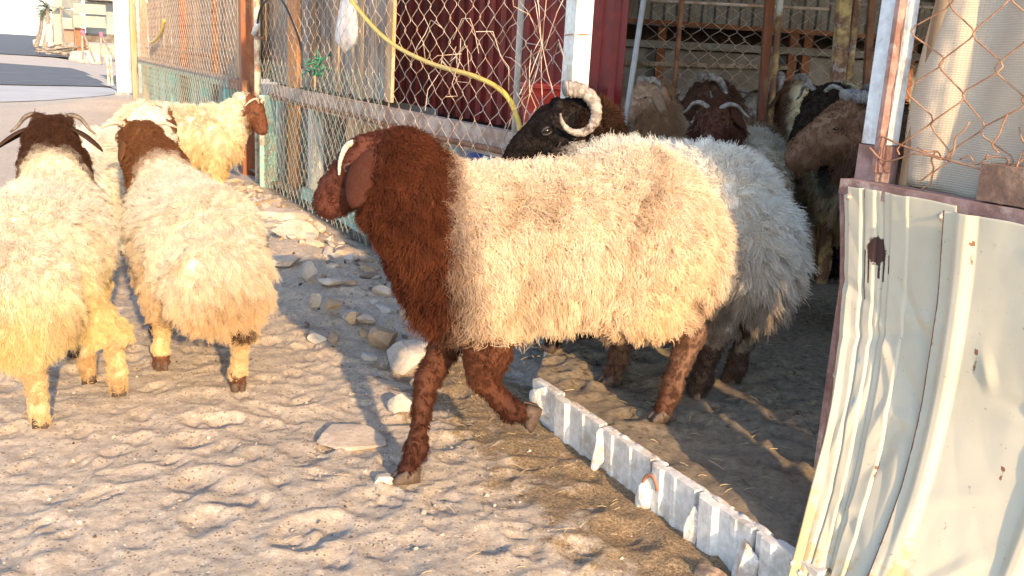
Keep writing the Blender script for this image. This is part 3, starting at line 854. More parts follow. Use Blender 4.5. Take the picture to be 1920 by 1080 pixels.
for sa, sb, o0, ribs in ((-.40, -.555, .335, []), (-.53, -.80, .343, [(-.60, .085, .012), (-.71, .024, .004)]),
                         (-.82, -1.045, .345, [(-.865, .024, .006), (-.95, .024, .005)]),
                         (-1.06, -1.23, .350, [(-1.09, .045, .010), (-1.15, .02, .004)]),
                         (-1.245, -1.425, .348, [(-1.285, .07, .013), (-1.37, .02, .003)]),
                         (-1.44, -1.62, .346, [(-1.48, .045, .010)])):
    o_ = kerb_strip(sa, sb, o0, ribs, lean=0.012).build('metal_strip', M_CHALK, kb)
M_PLASTER = weathered('crumbly_plaster', (0.78, 0.74, 0.68), (0.50, 0.40, 0.32), 0.35, 16, 0.95, bump_s=0.8, third=(0.60, 0.50, 0.42))
def blob(name, c, rad, seed, mat, par, rough=0.12, sub=4, cuts=10):
    me = lump_mesh(name, rad, seed, sub=sub, rough=rough, cuts=cuts, keep=.62)
    a = math.atan2(U[1], U[0])
    me.transform(Matrix.Translation(c) @ Matrix.Rotation(a, 4, 'Z'))
    return link(name, me, par, mat)
for k, (s, o, z, rad) in enumerate(((-.81, .350, .055, (.030, .026, .080)), (-1.052, .354, .04, (.034, .030, .088)), (-1.238, .352, .04, (.026, .026, .08)),
                                    (-1.432, .356, .04, (.036, .030, .088)), (-.46, .33, .09, (.07, .035, .06)))):
    blob('plaster_lump', W(s, o, z), rad, 500 + k, M_PLASTER, kb)
# crumbly upper edge
r_ = np.random.default_rng(12); bm_ = MB()
s = -.42
k = 0
while s > -1.58:
    e = max(-1.6, s - r_.uniform(.10, .26)); q_ = np.arange(s, e, -.008)
    m = MB(); m.tube([W(a, .331 + .007 * fbm(a * 31, k * 3.1), .133 + .012 * fbm(a * 20, k * 5.7)) for a in q_], [.006 + .012 * abs(float(fbm(a * 30, k * 7.7, 3))) for a in q_], 7)
    m.v = [tuple(np.array(p_) + .003 * np.array((fbm(p_[0] * 160, p_[2] * 160, 2), fbm(p_[1] * 160, p_[2] * 130, 2), fbm(p_[0] * 120, p_[1] * 140, 2)))) for p_ in m.v]
    m.build('plaster_edge', M_PLASTER, kb)
    s = e - r_.uniform(.0, .03); k += 1
m = MB(); m.tube([W(-1.075 + .03 * math.cos(a), .368 + .004 * math.sin(2 * a), .045 + .065 * math.sin(a)) for a in np.linspace(-1.4, 2.6, 16)], 0.005, 6)
tag(m.build('wire_loop', M_RUSTWIRE), 'loop of rusty wire curled against the white threshold strip', 'wire')
t = lump_mesh('wood_scrap', (.055, .022, .018), 707, sub=3); o_ = _LINK('wood_scrap', t, None, weathered('splintered_wood', (.30, .22, .17), (.16, .11, .08), .5, 10, .9, stretch=(1, 6, 6)))
q = W(-1.38, .42); o_.location = (q[0], q[1], float(ground_h(q[0], q[1])) + .015); o_.rotation_euler = (0.1, .25, math.atan2(U[1], U[0]) + .3)
tag(o_, 'brown splintered scrap leaning on the white threshold near the cream panel', 'scrap')

# ================================================================== cream sheet metal screen on the right
PTOP = 0.865
def panel_pt(a, z, base=0.045):
    t = np.clip(1 - z / PTOP, 0, 1.3)
    do = 0.40 * t ** 2.0
    s = -1.262 - a - 0.62 * (do + 1e-6) ** 0.62 * np.clip(1 - a / .75, 0, 1)
    o = base + do * np.clip(1.15 - a * .6, 0.6, 1)
    return s, o
def panel(a0, a1, profile, dent, base, seed, zlo=-0.10, ztop=PTOP, na=150, nz=210):
    A = np.linspace(a0, a1, na); Z = np.linspace(zlo, ztop, nz)
    AA, ZZ = np.meshgrid(A, Z, indexing='ij')
    s, o = panel_pt(AA, ZZ, base)
    d = profile(AA, ZZ) + dent * fbm(AA * 7 + seed, ZZ * 4, 3) + dent * .6 * np.abs(fbm(AA * 9 + ZZ * 5 + seed, ZZ * 3 - AA * 3, 2))
    # sharp creases
    rr = np.random.default_rng(seed)
    for _ in range(16):
        ca, cz = rr.uniform(a0, a1), rr.uniform(.1, .75); ang = rr.uniform(-1.2, 1.2); L = rr.uniform(.03, .12)
        u = (AA - ca) * math.cos(ang) + (ZZ - cz) * math.sin(ang); v = -(AA - ca) * math.sin(ang) + (ZZ - cz) * math.cos(ang)
        d = d + rr.choice((-1, 1)) * rr.uniform(.003, .007) * np.exp(-(u / L) ** 2) * np.maximum(0, 1 - np.abs(v) / .022)
    s = s + 0.012 * fbm(ZZ * 5 + seed, AA * 3, 3) * np.exp(-(AA - a0) / .05)
    o = o + d
    zt = ZZ + (0.006 * fbm(AA * 12 + seed, AA * 0, 3)) * (ZZ > ztop - .01)
    P = np.stack([P0[0] + U[0] * s + N[0] * o, P0[1] + U[1] * s + N[1] * o, zt], -1)
    return P, AA, ZZ
def tri(x, c, w): return np.maximum(0, 1 - np.abs(x - c) / w)
def trap(x, c, w, e): return np.clip((w / 2 - np.abs(x - c)) / e, 0, 1)
def prof1(a, z):
    f = 0.30 + 0.70 * sstep(.95, .1, z)
    return (.010 * trap(a, .042, .045, .004) + .006 * trap(a, .085, .03, .003) - .005 * tri(a, .118, .006) + .009 * trap(a, .165, .05, .004) * f
            + .022 * tri(a, .02, .02) * sstep(.75, .1, z) + .009 * np.sin(a * 28 + z * 3) * sstep(.55, -.05, z))
def prof2(a, z):
    return (.013 * trap(a, .338, .055, .018) * (1 - .5 * sstep(.5, .2, z)) + .012 * trap(a, .62, .06, .02) + .008
            + .013 * tri(a, .36 - .10 * sstep(.45, .0, z), .07) * sstep(.4, .05, z))
def mat_panel():
    m, nt, b = new_mat('cream_sheet_metal')
    n1 = noise(nt, 3, 5, 0.65); n2 = noise(nt, 60, 5, 0.75); n3 = noise(nt, 14, 6, 0.8, seed=6)
    c = ramp(nt, n1, [(0.3, (0.52, 0.47, 0.34)), (0.6, (0.60, 0.55, 0.42))])
    c = mix(nt, ramp(nt, n3, [(0.66, (0, 0, 0)), (0.72, (0.55, 0.55, 0.55))]), c, (0.50, 0.42, 0.30))
    c = mix(nt, ramp(nt, n2, [(0.645, (0, 0, 0)), (0.70, (0.7, 0.7, 0.7))]), c, (0.25, 0.17, 0.11))
    for nm, col in (('stain', (0.055, 0.022, 0.015)), ('grime', (0.55, 0.42, 0.22)), ('rust', (0.24, 0.11, 0.06)), ('blue', (0.30, 0.40, 0.48))):
        a_ = nt.nodes.new('ShaderNodeAttribute'); a_.attribute_name = nm
        s_ = nt.nodes.new('ShaderNodeMath'); s_.operation = 'MULTIPLY_ADD'
        nn = noise(nt, 48 if nm == 'stain' else 35, 5, 0.7, seed=2)
        nt.links.new(nn, s_.inputs[0]); s_.inputs[1].default_value = 1.1 if nm != 'stain' else .8
        nt.links.new(a_.outputs['Fac'], s_.inputs[2])
        c = mix(nt, ramp(nt, s_.outputs[0], [(0.86, (0, 0, 0)), (0.94 if nm != 'grime' else 1.25, (1, 1, 1))]), c, col)
    nt.links.new(c, b.inputs['Base Color'])
    b.inputs['Roughness'].default_value = 0.55
    b.inputs['Specular IOR Level'].default_value = 0.3
    bump(nt, b, n2, 0.12, 0.003)
    return m
M_PANEL = mat_panel()
def paint_attr(me, AA, ZZ, a0, stain):
    n = AA.size
    def put(nm, arr):
        at_ = me.attributes.new(nm, 'FLOAT', 'POINT')
        v = np.zeros(len(me.vertices), np.float32); v[:n] = arr.ravel(); v[n:2 * n] = arr.ravel()
        at_.data.foreach_set('value', v)
    st = np.zeros_like(AA)
    if stain:
        q = np.sqrt(((AA - .105) / .040) ** 2 + ((ZZ - .735) / .050) ** 2)
        st = np.clip(1.15 - q, 0, .9) * 0.9
        for da, L, w in ((-.022, .085, .0035), (-.014, .055, .003), (.014, .05, .003), (.024, .035, .003), (.004, .045, .003)):
            st = np.maximum(st, .62 * (np.abs(AA - .105 - da * 1.4) < w) * (ZZ < .735) * (ZZ > .735 - L * 1.25))
    rs = np.random.default_rng(int(a0 * 100) + 4); sc = np.zeros_like(AA)
    for ha, hz in ((.026, .84), (.27, .835), (.012, .46), (.40, .60), (.52, .42), (.19, .33), (.36, .80)):
        sc = np.maximum(sc, .36 * np.exp(-((AA - ha) / .005) ** 2) * (ZZ < hz) * (ZZ > hz - .12) * (1 - (hz - ZZ) / .12)); sc = np.maximum(sc, .8 * (((AA - ha) ** 2 + (ZZ - hz) ** 2) < .0042 ** 2))
    put('stain', st)
    put('grime', .52 * sstep(.40, -.02, ZZ) + .28 * np.exp(-((AA - (.36 if not stain else .02)) / .03) ** 2) * sstep(.5, .1, ZZ))
    put('rust', sc + np.where(AA < a0 + .004, .55, 0) + .22 * np.exp(-(AA - a0) / .012) + .3 * sstep(.03, -.06, ZZ))
    bl = np.zeros_like(AA)
    if stain:
        for ca, cz, w, h in ((.080, .50, .008, .02), (.085, .475, .006, .008), (.083, .425, .007, .016), (.095, .415, .004, .006)):
            bl = np.maximum(bl, .42 * np.exp(-((AA - ca) / w) ** 2 - ((ZZ - cz) / h) ** 2))
    put('blue', bl)
sc_ = thing('sheet_metal_screen', 'cream painted dented sheet metal screen with a dark brown paint blot', 'screen', W(-1.5, .05, 0))
P, AA, ZZ = panel(0.0, .305, prof1, .014, .045, 5)
m = sheet(P, -.0016); ob = m.build('metal_sheet', M_PANEL, sc_); paint_attr(ob.data, AA, ZZ, 0, True)
P2, AA2, ZZ2 = panel(.285, .95, prof2, .007, .052, 9, ztop=PTOP - .012)
m = sheet(P2, -.0016); ob = m.build('metal_sheet', M_PANEL, sc_); paint_attr(ob.data, AA2, ZZ2, .285, False)
M_MAROON = weathered('maroon_angle_iron', (0.34, 0.22, 0.20), (0.22, 0.12, 0.10), 0.5, 14, 0.8, third=(0.48, 0.38, 0.34))
m = MB(); m.bar(W(-1.255, .02, PTOP - .004), W(-2.3, .02, PTOP - .004), .055, .034); m.build('top_rail', M_MAROON, sc_)
m = MB(); m.tube([W(*(lambda q: (q[0] + .006, q[1] - .012))(panel_pt(0, z)), z) for z in np.linspace(-.1, PTOP - .02, 14)], .011, 6); m.build('side_rail', M_MAROON, sc_)
def screw(a, z, P, AA, ZZ, par):
    i = np.argmin((AA - a) ** 2 + (ZZ - z) ** 2); p = P.reshape(-1, 3)[i]
    m = MB(); m.tube([p, p + N3 * .002], .0085, 12); m.tube([p + N3 * .002, p + N3 * .0065], [.0055, .0045], 6)
    m.build('screw', M_CABLEGREY_L, par)
M_CABLEGREY_L = weathered('galvanised_screw', (0.62, 0.60, 0.54), (0.36, 0.28, 0.22), .4, 30, .45)
for a, z in ((.026, .84), (.27, .835), (.012, .46), (.024, .13), (.045, .115), (.27, .13)): screw(a, z, P, AA, ZZ, sc_)
t = thing('concrete_block', 'rough brown block resting on the top rail of the cream screen', 'block', W(-1.68, .0, PTOP + .015))
me = bpy.data.meshes.new('block_body'); bm = bmesh.new(); bmesh.ops.create_cube(bm, size=1.0); bmesh.ops.subdivide_edges(bm, edges=bm.edges[:], cuts=7, use_grid_fill=True)
for v in bm.verts:
    p = v.co.copy(); v.co = Vector((p.x * .20, p.y * .09, p.z * .072)) * (1 + .05 * float(fbm(p.x * 9 + p.z * 5, p.y * 9 + 3))) 
bm.to_mesh(me); bm.free()
me.transform(Matrix.Translation(W(-1.70, -.005, PTOP + .053)) @ Matrix.Rotation(math.atan2(U[1], U[0]), 4, 'Z'))
link('block_body', me, t, M_BRICK)

# posts, pole, cloth and wire above the screen
t = thing('painted_gate_post', 'pale blue and white painted steel post at the right side of the pen opening, peeling below', 'post', W(-1.285, 0, 0))
tag(t, 'pale blue-white painted steel post above the cream screen, rusty and peeling below')
m = MB(); c = W(-1.285, -.03, 1.45); m.box(c, U3 * .026, N3 * .03, Z3 * .49); m.build('shaft', M_BLUEWHITE, t)
m = MB(); c = W(-1.285, -.03, .42); m.box(c, U3 * .030, N3 * .033, Z3 * .538); m.build('rusty_foot', M_MAROON, t)
m = MB(); m.box(W(-1.317, .004, 1.42), U3 * .006, N3 * .012, Z3 * .52); m.build('angle_strip', M_MAROON, t)
t = thing('wooden_pole', 'round weathered wooden pole leaning behind the wire beside the woven cloth', 'pole', W(-1.40, -.07, .8))
m = MB(); m.tube(catenary([W(-1.355, -.07, .3), W(-1.36, -.07, .9), W(-1.385, -.07, 1.3), W(-1.41, -.07, 2.1)], 14), [.030 + .003 * math.sin(k * 1.7) for k in range(14)], 12)
m.build('shaft', weathered('bark_stripped_pole', (.50, .36, .22), (.26, .17, .10), .55, 5, .9, stretch=(4, 4, .5), third=(.60, .48, .34)), t)

def mat_cloth():
    m, nt, b = new_mat('woven_shade_cloth')
    uv = nt.nodes.new('ShaderNodeAttribute'); uv.attribute_name = 'weave'
    sp = nt.nodes.new('ShaderNodeSeparateXYZ'); nt.links.new(uv.outputs['Vector'], sp.inputs[0])
    out = []
    for ax, f in ((0, 520.0), (1, 640.0)):
        mm = nt.nodes.new('ShaderNodeMath'); mm.operation = 'MULTIPLY'; mm.inputs[1].default_value = f * 2
        nt.links.new(sp.outputs[ax], mm.inputs[0])
        sn = nt.nodes.new('ShaderNodeMath'); sn.operation = 'SINE'; nt.links.new(mm.outputs[0], sn.inputs[0]); out.append(sn.outputs[0])
    ad = nt.nodes.new('ShaderNodeMath'); ad.operation = 'MULTIPLY_ADD'; nt.links.new(out[0], ad.inputs[0]); ad.inputs[1].default_value = .35; nt.links.new(out[1], ad.inputs[2])
    c = ramp(nt, ad.outputs[0], [(0.0, (0.60, 0.53, 0.43)), (0.6, (0.70, 0.63, 0.52)), (1.0, (0.74, 0.68, 0.58))])
    c = mix(nt, ramp(nt, noise(nt, 5, 5, .65), [(.42, (0, 0, 0)), (.7, (.6, .6, .6))]), c, (0.62, 0.50, 0.36))
    nt.links.new(c, b.inputs['Base Color']); b.inputs['Roughness'].default_value = .8
    bump(nt, b, ad.outputs[0], .3, .002)
    tr = nt.nodes.new('ShaderNodeBsdfTranslucent'); nt.links.new(c, tr.inputs[0])
    mx = nt.nodes.new('ShaderNodeMixShader'); mx.inputs[0].default_value = .22
    nt.links.new(b.outputs[0], mx.inputs[1]); nt.links.new(tr.outputs[0], mx.inputs[2])
    nt.links.new(mx.outputs[0], nt.nodes['Material Output'].inputs['Surface'])
    return m
Sg = np.concatenate([np.linspace(0, 1, 90), np.linspace(1.05, 7.2, 50)]); Zg = np.linspace(0, 1, 70)
P = np.zeros((len(Sg), len(Zg), 3)); WV = np.zeros((len(Sg), len(Zg), 3))
for i, a in enumerate(Sg):
    for j, f in enumerate(Zg):
        z = .885 + 1.45 * f - .03 * math.sin(a * 5) * (1 - f)
        s_ = -1.335 - a * (1 if a < 1 else 1) - .045 * f * max(0, 1 - a / .4) + .012 * math.sin(f * 14) * max(0, 1 - a / .1)
        o_ = -.045 + .020 * math.sin(a * 20 + 3.5 * f + .8) * (0.4 + .6 * min(1, a * 4)) + .012 * math.sin(a * 43 - 6 * f) + .025 * math.sin(f * 6 + a * 9) * .5
        P[i, j] = W(s_, o_ - .02, z); WV[i, j] = (a, z, 0)
m = sheet(P, .002); cl = m.build('shade_cloth', mat_cloth())
wa = cl.data.attributes.new('weave', 'FLOAT_VECTOR', 'POINT')
wa.data.foreach_set('vector', np.concatenate([WV.reshape(-1, 3)] * 2).astype(np.float32).ravel())
tag(cl, 'creased cream woven shade cloth hanging behind the rusty wire on the right', 'cloth')

rf = thing('rusty_wire_fence', 'wide-meshed rusty chain link wire above the cream screen', 'fence', W(-1.8, 0, .9))
chain_wires(-2.30, -1.315, .955, 2.1, .145, .125, .0018, M_RUSTWIRE, rf, o=.012, nside=6, seed=9, jit=.005)
m = MB(); m.tube(catenary([W(-1.31, .01, .985), W(-1.40, .02, .965), W(-1.55, .02, .945), W(-1.7, .02, .935), W(-2.3, .02, .94)], 24), .0023, 6); m.build('strand', M_RUSTWIRE, rf)
m = MB(); m.tube(catenary([W(-1.31, .03, .955), W(-1.36, .03, .93), W(-1.44, .035, .955), W(-1.50, .03, .95)], 24), .002, 6); m.build('strand', M_RUSTWIRE, rf)
r_ = np.random.default_rng(6)
for k in range(9):
    p = [np.array((-1.33 - r_.uniform(0, .34), .02, .95 + r_.uniform(-.01, .03)))]
    d = r_.normal(0, 1, 3) * (1, .3, .8)
    for q in range(4):
        d = d * .55 + r_.normal(0, .7, 3) * (1, .3, 1); p.append(p[-1] + d / np.linalg.norm(d) * .022)
    m = MB(); m.tube(catenary([W(*q) for q in p], 12), .0019, 5); m.build('bent_wire', M_RUSTWIRE, rf)
# unseen run of the boundary, carried on behind the camera to shade the pen
bd = thing('shading_fence', 'unseen fence of steel posts and cream sheet carried on to shade the pen', 'fence', W(-4, 0, 0))
for s_ in (-2.9, -4.6, -6.4, -8.2):
    m = MB(); m.box(W(s_, -.12, 1.15), U3 * .03, N3 * .03, Z3 * 1.2); m.build('post', M_BLUEWHITE, bd)
m = MB(); m.box(W(-5.2, .02, .40), U3 * 2.95, N3 * .006, Z3 * .46); m.build('metal_sheet', M_PANEL, bd)

# ================================================================== inside of the pen
bk = thing('pen_back_wall', 'dim back wall of the pen made of grey panels under a dark corrugated strip', 'wall', (2.2, 7, 0))
xs = [0.35, .98, 1.93, 2.03, 2.78, 3.6, 4.6]
for a, b in zip(xs[:-1], xs[1:]):
    if b - a < .2: continue
    m = MB(); m.box(((a + b) / 2, 7.0 + .01 * math.sin(a * 9), .64), ((b - a) / 2 - .02, 0, 0), (0, .012, 0), (0, 0, .60)); m.build('panel', M_GREYSHEET, bk)
for a in xs[1:-1]:
    m = MB(); m.bar((a, 6.95, 0), (a, 6.95, 1.5), .06, .06, up=(1, 0, 0)); m.build('upright', M_RUST, bk)
m = MB(); m.bar((.3, 6.93, 1.27), (4.6, 6.93, 1.29), .05, .05); m.build('crossbar', M_GREYSHEET, bk)
m = MB(); m.bar((.3, 6.93, 1.12), (1.9, 6.93, 1.16), .03, .03); m.build('crossbar', M_GREYWOOD, bk)
XF = lambda y: (lambda a, b, z: np.array((a, y - b, z)))
ribbed(.3, 4.6, 1.40, 1.66, .10, .09, .02, frame=XF(7.0)).build('corrugated_strip', M_GREYSHEET, bk)
m = MB(); m.box((2.4, 7.9, 1.2), (2.6, 0, 0), (0, .02, 0), (0, 0, 1.3)); m.build('dark_panel', M_DARKSHEET, bk)
m = MB(); m.bar((.3, 6.7, 1.42), (4.6, 6.4, 1.36), .04, .03); m.build('crossbar', M_RUST, bk)
rfm = thing('pen_shade_roof', 'unseen corrugated roof sheet added over the pen to keep it dark', 'roof', (2, 7, 2.4))  # roof out of view, added and brought forward to keep the pen dark
def roofpt(a, b, z): return np.array((a, z, 2.42 + b))
ribbed(-0.8, 5.2, 3.35, 9.0, 0, .2, .03, frame=roofpt).build('roof_sheet', M_DARKSHEET, rfm)
m = MB(); m.box((5.1, 6.2, 1.1), (.02, 0, 0), (0, 2.6, 0), (0, 0, 1.3)); 
t = thing('pen_side_wall', 'dark sheet wall closing the right side of the pen', 'wall', (5.1, 6, 0)); m.build('panel', M_DARKSHEET, t)

nw = thing('sun_blocking_wall', 'unseen sheet wall added to keep the sun out of the pen', 'wall', (3, .9, 0))  # out-of-view wall added to block direct sun from the pen
for k, (a, b) in enumerate(((1.50, 2.33), (2.33, 3.6), (3.6, 5.2))):
    m = MB(); m.box(((a + b) / 2, .9, 1.72), ((b - a) / 2, 0, 0), (0, .012, 0), (0, 0, 1.7)); m.build('panel', M_DARKSHEET, nw)
inn = thing('inner_fence', 'inner chain link fence dividing the pen in front of the grey panels', 'fence', (1.3, 5.2, 0))
IF = lambda s, o, z: np.array((.66 + s, 5.25 + .12 * s - o, z))
chain_wires(0, 1.0, .35, 1.55, .10, .085, .0016, M_WIRE, inn, seed=21, jit=.003, frame=IF, nside=3)
IF2 = lambda s, o, z: np.array((1.66 + s, 5.37 - .25 * s - o, z))
chain_wires(0, .95, .35, 1.55, .10, .085, .0015, M_WIRE, inn, seed=22, jit=.003, frame=IF2, nside=3)
m = MB(); m.tube([IF(0, .01, 1.455), IF(1.0, .01, 1.47)], .009, 6); m.build('rail', M_WIRE, inn)
m = MB(); m.tube([IF2(0, .01, 1.50), IF2(.95, .01, 1.5)], .009, 6); m.build('rail', M_WIRE, inn)
def pole(name, label, px0, py0, px1, py1, Y, r, mat, square=False, ext=0.4):
    a, b = at(px0, py0, Y), at(px1, py1, Y)
    d = (b - a); t = thing(name, label, 'post' if 'post' in name else 'pole', (b[0], Y, 0))
    top = a - d / abs(d[2]) * ext; bot = b + d / abs(d[2]) * (b[2] - .05)
    m = MB()
    if square: m.bar(top, bot, r * 2, r * 2, up=(1, 0, 0))
    else: m.tube([top, (top + bot) / 2, bot], r, 8)
    m.build('shaft', mat, t); return t
pole('steel_pole', 'thin grey steel pole leaning in the pen beside the red sheet', 1207, 0, 1182, 165, 4.5, .013, simple('dull_galvanised', (.38, .38, .38), .4))
pole('stick', 'crooked brown stick standing against the inner chain link fence', 1278, 10, 1262, 190, 5.15, .013, M_RUST)
pole('brown_pen_post', 'brown steel post inside the pen beside the pale spotted pipe', 1443, 0, 1430, 185, 5.05, .022, M_BROWNPAINT, True)
pole('spotted_pipe_post', 'pale pipe with yellow rust spots next to the brown post inside the pen', 1462, 12, 1448, 185, 5.0, .017, M_YELLOWRUST)
pole('yellow_rust_post', 'yellowish rust-streaked square post inside the pen above the horned black head', 1583, 0, 1570, 155, 4.5, .028, M_YELLOWRUST, True)
pole('rust_flange_post', 'slim rusty angle post right against the yellowish streaked post', 1607, 0, 1590, 155, 4.55, .014, M_YELLOWRUST, True)
pole('dark_brown_post', 'dark brown post at the right edge of the pen interior', 1635, 0, 1622, 190, 5.0, .016, M_RUST, True)

# ================================================================== far away, up the road
m, nt, b = new_mat('asphalt')
nt.links.new(ramp(nt, noise(nt, 1.2, 6, .7), [(.3, (.085, .085, .088)), (.6, (.13, .128, .125)), (.72, (.26, .24, .21))]), b.inputs['Base Color']); b.inputs['Roughness'].default_value = .9
M_ASPH = m
m, nt, b = new_mat('pale_hard_track')
nt.links.new(ramp(nt, noise(nt, .9, 6, .7), [(.3, (.44, .42, .39)), (.65, (.55, .52, .48))]), b.inputs['Base Color']); b.inputs['Roughness'].default_value = .95
M_TRACK = m
def strip(name, pxa, pxb, mat, z, label):
    """ground strip between two picture lines (far line, near line), as a sheet on the ground"""
    A = np.array([on_ground(*p)[:2] for p in pxa]); B = np.array([on_ground(*p)[:2] for p in pxb])
    n = 40; t = np.linspace(0, 1, n)
    def res(Q): 
        k = np.linspace(0, 1, len(Q)); return np.stack([np.interp(t, k, Q[:, i]) for i in (0, 1)], 1)
    A, B = res(A), res(B)
    wob = lambda q, s: q + np.stack([0 * q[:, 0], .5 * fbm(q[:, 0] * .5 + s, q[:, 1] * 0)], 1)
    A, B = wob(A, 3), wob(B, 8)
    P = [[(*(A[i] + (B[i] - A[i]) * j / 11), float(ground_h(*(A[i] + (B[i] - A[i]) * j / 11))) + z) for j in range(12)] for i in range(n)]
    m = MB(); m.grid(P); o = m.build(name, mat); tag(o, label, kind='structure'); return o
strip('road', [(-900, 62), (-300, 95), (0, 119), (120, 128), (300, 140), (700, 160)], [(-900, 105), (-300, 140), (0, 160), (120, 162), (300, 166), (700, 190)], M_ASPH, .02, 'dark asphalt road crossing behind the yard')
strip('track', [(-900, 107), (-300, 142), (0, 161), (120, 163), (180, 164), (260, 168)], [(-900, 150), (-300, 178), (0, 193), (100, 190), (160, 184), (200, 180)], M_TRACK, .012, 'pale hard strip of ground before the asphalt road')
A0 = on_ground(-300, 57); 
P = [[(-700 + (a) * 680, 60 + b * 1200, .03) for b in np.linspace(0, 1, 14)] for a in np.linspace(0, 1, 14)]
P = [[(-90 - a * 600 + 60 * min(1, b * 4), 62 + b * 1100, .05) for b in np.linspace(0, 1, 14)] for a in np.linspace(0, 1, 14)]
P = []
for f in np.linspace(0, 1, 24):
    Y = 50 * (1300 / 50) ** f
    xl, xr = -1.2 * Y - 60, at(95 + 40 * (1 - f), 80, Y)[0]
    P.append([(xl + (xr - xl) * q, Y, .04) for q in np.linspace(0, 1, 12)])
m = MB(); m.grid(P); tag(m.build('far_lot', M_ASPH), 'wide grey asphalt lot reaching to the horizon', kind='structure')

# sand heaps by the shed
for k, (px, py, w, h, lab) in enumerate(((105, 88, 70, 22, 'low bright sand heap by the palms beyond the road'), (165, 112, 60, 16, 'small sandy rubble heap in front of the far shed'), (110, 104, 40, 8, 'low spill of sand left of the dark scrap pile'))):
    p = on_ground(px, py); sc = p[1] / FPX
    me = lump_mesh('sand_heap', (w * sc * .6, w * sc * .5, h * sc), 900 + k, sub=3, rough=.25, cuts=3, keep=.9)
    o_ = _LINK('sand_heap', me, None, M_SAND); o_.location = (p[0], p[1], 0); tag(o_, lab, 'heap')
sp = thing('scrap_pile', 'dark heap of scrap wood on the sand by the far shed', 'pile', tuple(on_ground(128, 106)))
r_ = np.random.default_rng(5); base = on_ground(122, 106)
for k in range(16):
    a = base + np.array((r_.normal(0, .75), r_.normal(0, .3), .12 + .22 * r_.random() + .02 * k)); d = np.array((r_.normal(0, 1), r_.normal(0, .3), r_.normal(0, .18))); d /= np.linalg.norm(d)
    m = MB(); m.bar(a - d * .7, a + d * .7, .1, .07); m.build('beam', M_DARKSHEET if k % 3 else M_GREYWOOD, sp)

# far shed with a hanging board
Y = 54.0
sh = thing('far_shed', 'far pale shed with a big blank beige board hung on its corner', 'shed', tuple(at(165, 108, Y) * (1, 1, 0)))
def fbox(name, px0, py0, px1, py1, Y, dep, mat, par):
    a, b = at(px0, py0, Y), at(px1, py1, Y)
    m = MB(); c = (a + b) / 2
    m.box((c[0], Y + dep / 2, c[2]), (abs(b[0] - a[0]) / 2, 0, 0), (0, dep / 2, 0), (0, 0, abs(b[2] - a[2]) / 2)); return m.build(name, mat, par)
M_BEIGE = simple('beige_board', (.40, .375, .30), .7, scale=2)
M_PALEBLUE = simple('pale_blue_wall', (.33, .38, .41), .8, scale=2)
fbox('board', 137, 6, 198, 28, Y - 1.2, .08, M_BEIGE, sh); fbox('board', 137, 28.6, 198, 53, Y - 1.15, .08, M_BEIGE, sh)
fbox('side_board', 117, 33, 136, 54, Y - .9, .08, M_BEIGE, sh)
fbox('wall', 158, 2, 262, 68, Y + .2, 4, M_PALEBLUE, sh)
fbox('dark_opening', 160, 62, 262, 84, Y + .1, .08, M_DARKSHEET, sh)
fbox('low_wall', 160, 82, 262, 112, Y - .2, .3, M_BEIGE, sh)
fbox('roof_edge', 133, -4, 262, 5, Y - 1.3, 5, M_DARKSHEET, sh)
fbox('brown_door', 120, 54, 139, 80, Y - .5, .1, simple('brown_board', (.36, .21, .15), .8), sh)
fbox('brown_panel', 140, 52, 159, 104, Y - .6, .2, M_RUST, sh)
fbox('low_panel', 118, 79, 140, 100, Y - .55, .1, M_GREYSHEET, sh)
tw = thing('far_house', 'pale sand-coloured house corner left of the far shed', 'house', tuple(at(105, 90, 66) * (1, 1, 0)))
fbox('wall', 98, 15, 116, 90, 66, 3, M_BEIGE, tw); fbox('upper_wall', 98, -20, 116, 13, 66.2, 3, M_BEIGE, tw); fbox('column', 112, 14, 118, 95, 65, .3, M_GREYWOOD, tw); fbox('low_wall', 84, 45, 100, 80, 68, 1, M_PALEBLUE, tw)
fbox('cornice', 96, 12, 120, 16, 65, 1, M_GREYSHEET, tw)
t = thing('leaning_barrier', 'metal A-frame barrier with pink tips in front of the far shed', 'barrier', tuple(on_ground(180, 115)))
M_PINK = simple('pink_paint', (.75, .15, .25), .6)
for (x0, y0, x1, y1) in ((154, 60, 155, 112), (156, 62, 178, 116), (189, 65, 190, 116), (190, 66, 214, 112)):
    Yb = on_ground(180, 116)[1]; m = MB(); m.tube([at(x0, y0, Yb), at(x1, y1, Yb)], .045, 6); m.build('leg', M_GREYWOOD, t)
    m = MB(); a = at(x0, y0, Yb); m.tube([a - Z3 * .1, a + Z3 * .1], .075, 6); m.build('tip', M_PINK, t)
for px, lab in ((202.5, 'left of two cream stakes just before the white pillar'), (209, 'right of two cream stakes, against the white pillar')):
    p = on_ground(px + 2, 160); a = at(px - 1.5, 103, p[1]); m = MB(); m.bar(a, p, .04, .04, up=(1, 0, 0)); tag(m.build('stake', M_CREAMPIPE), lab, 'stake', 'stakes by the white pillar')
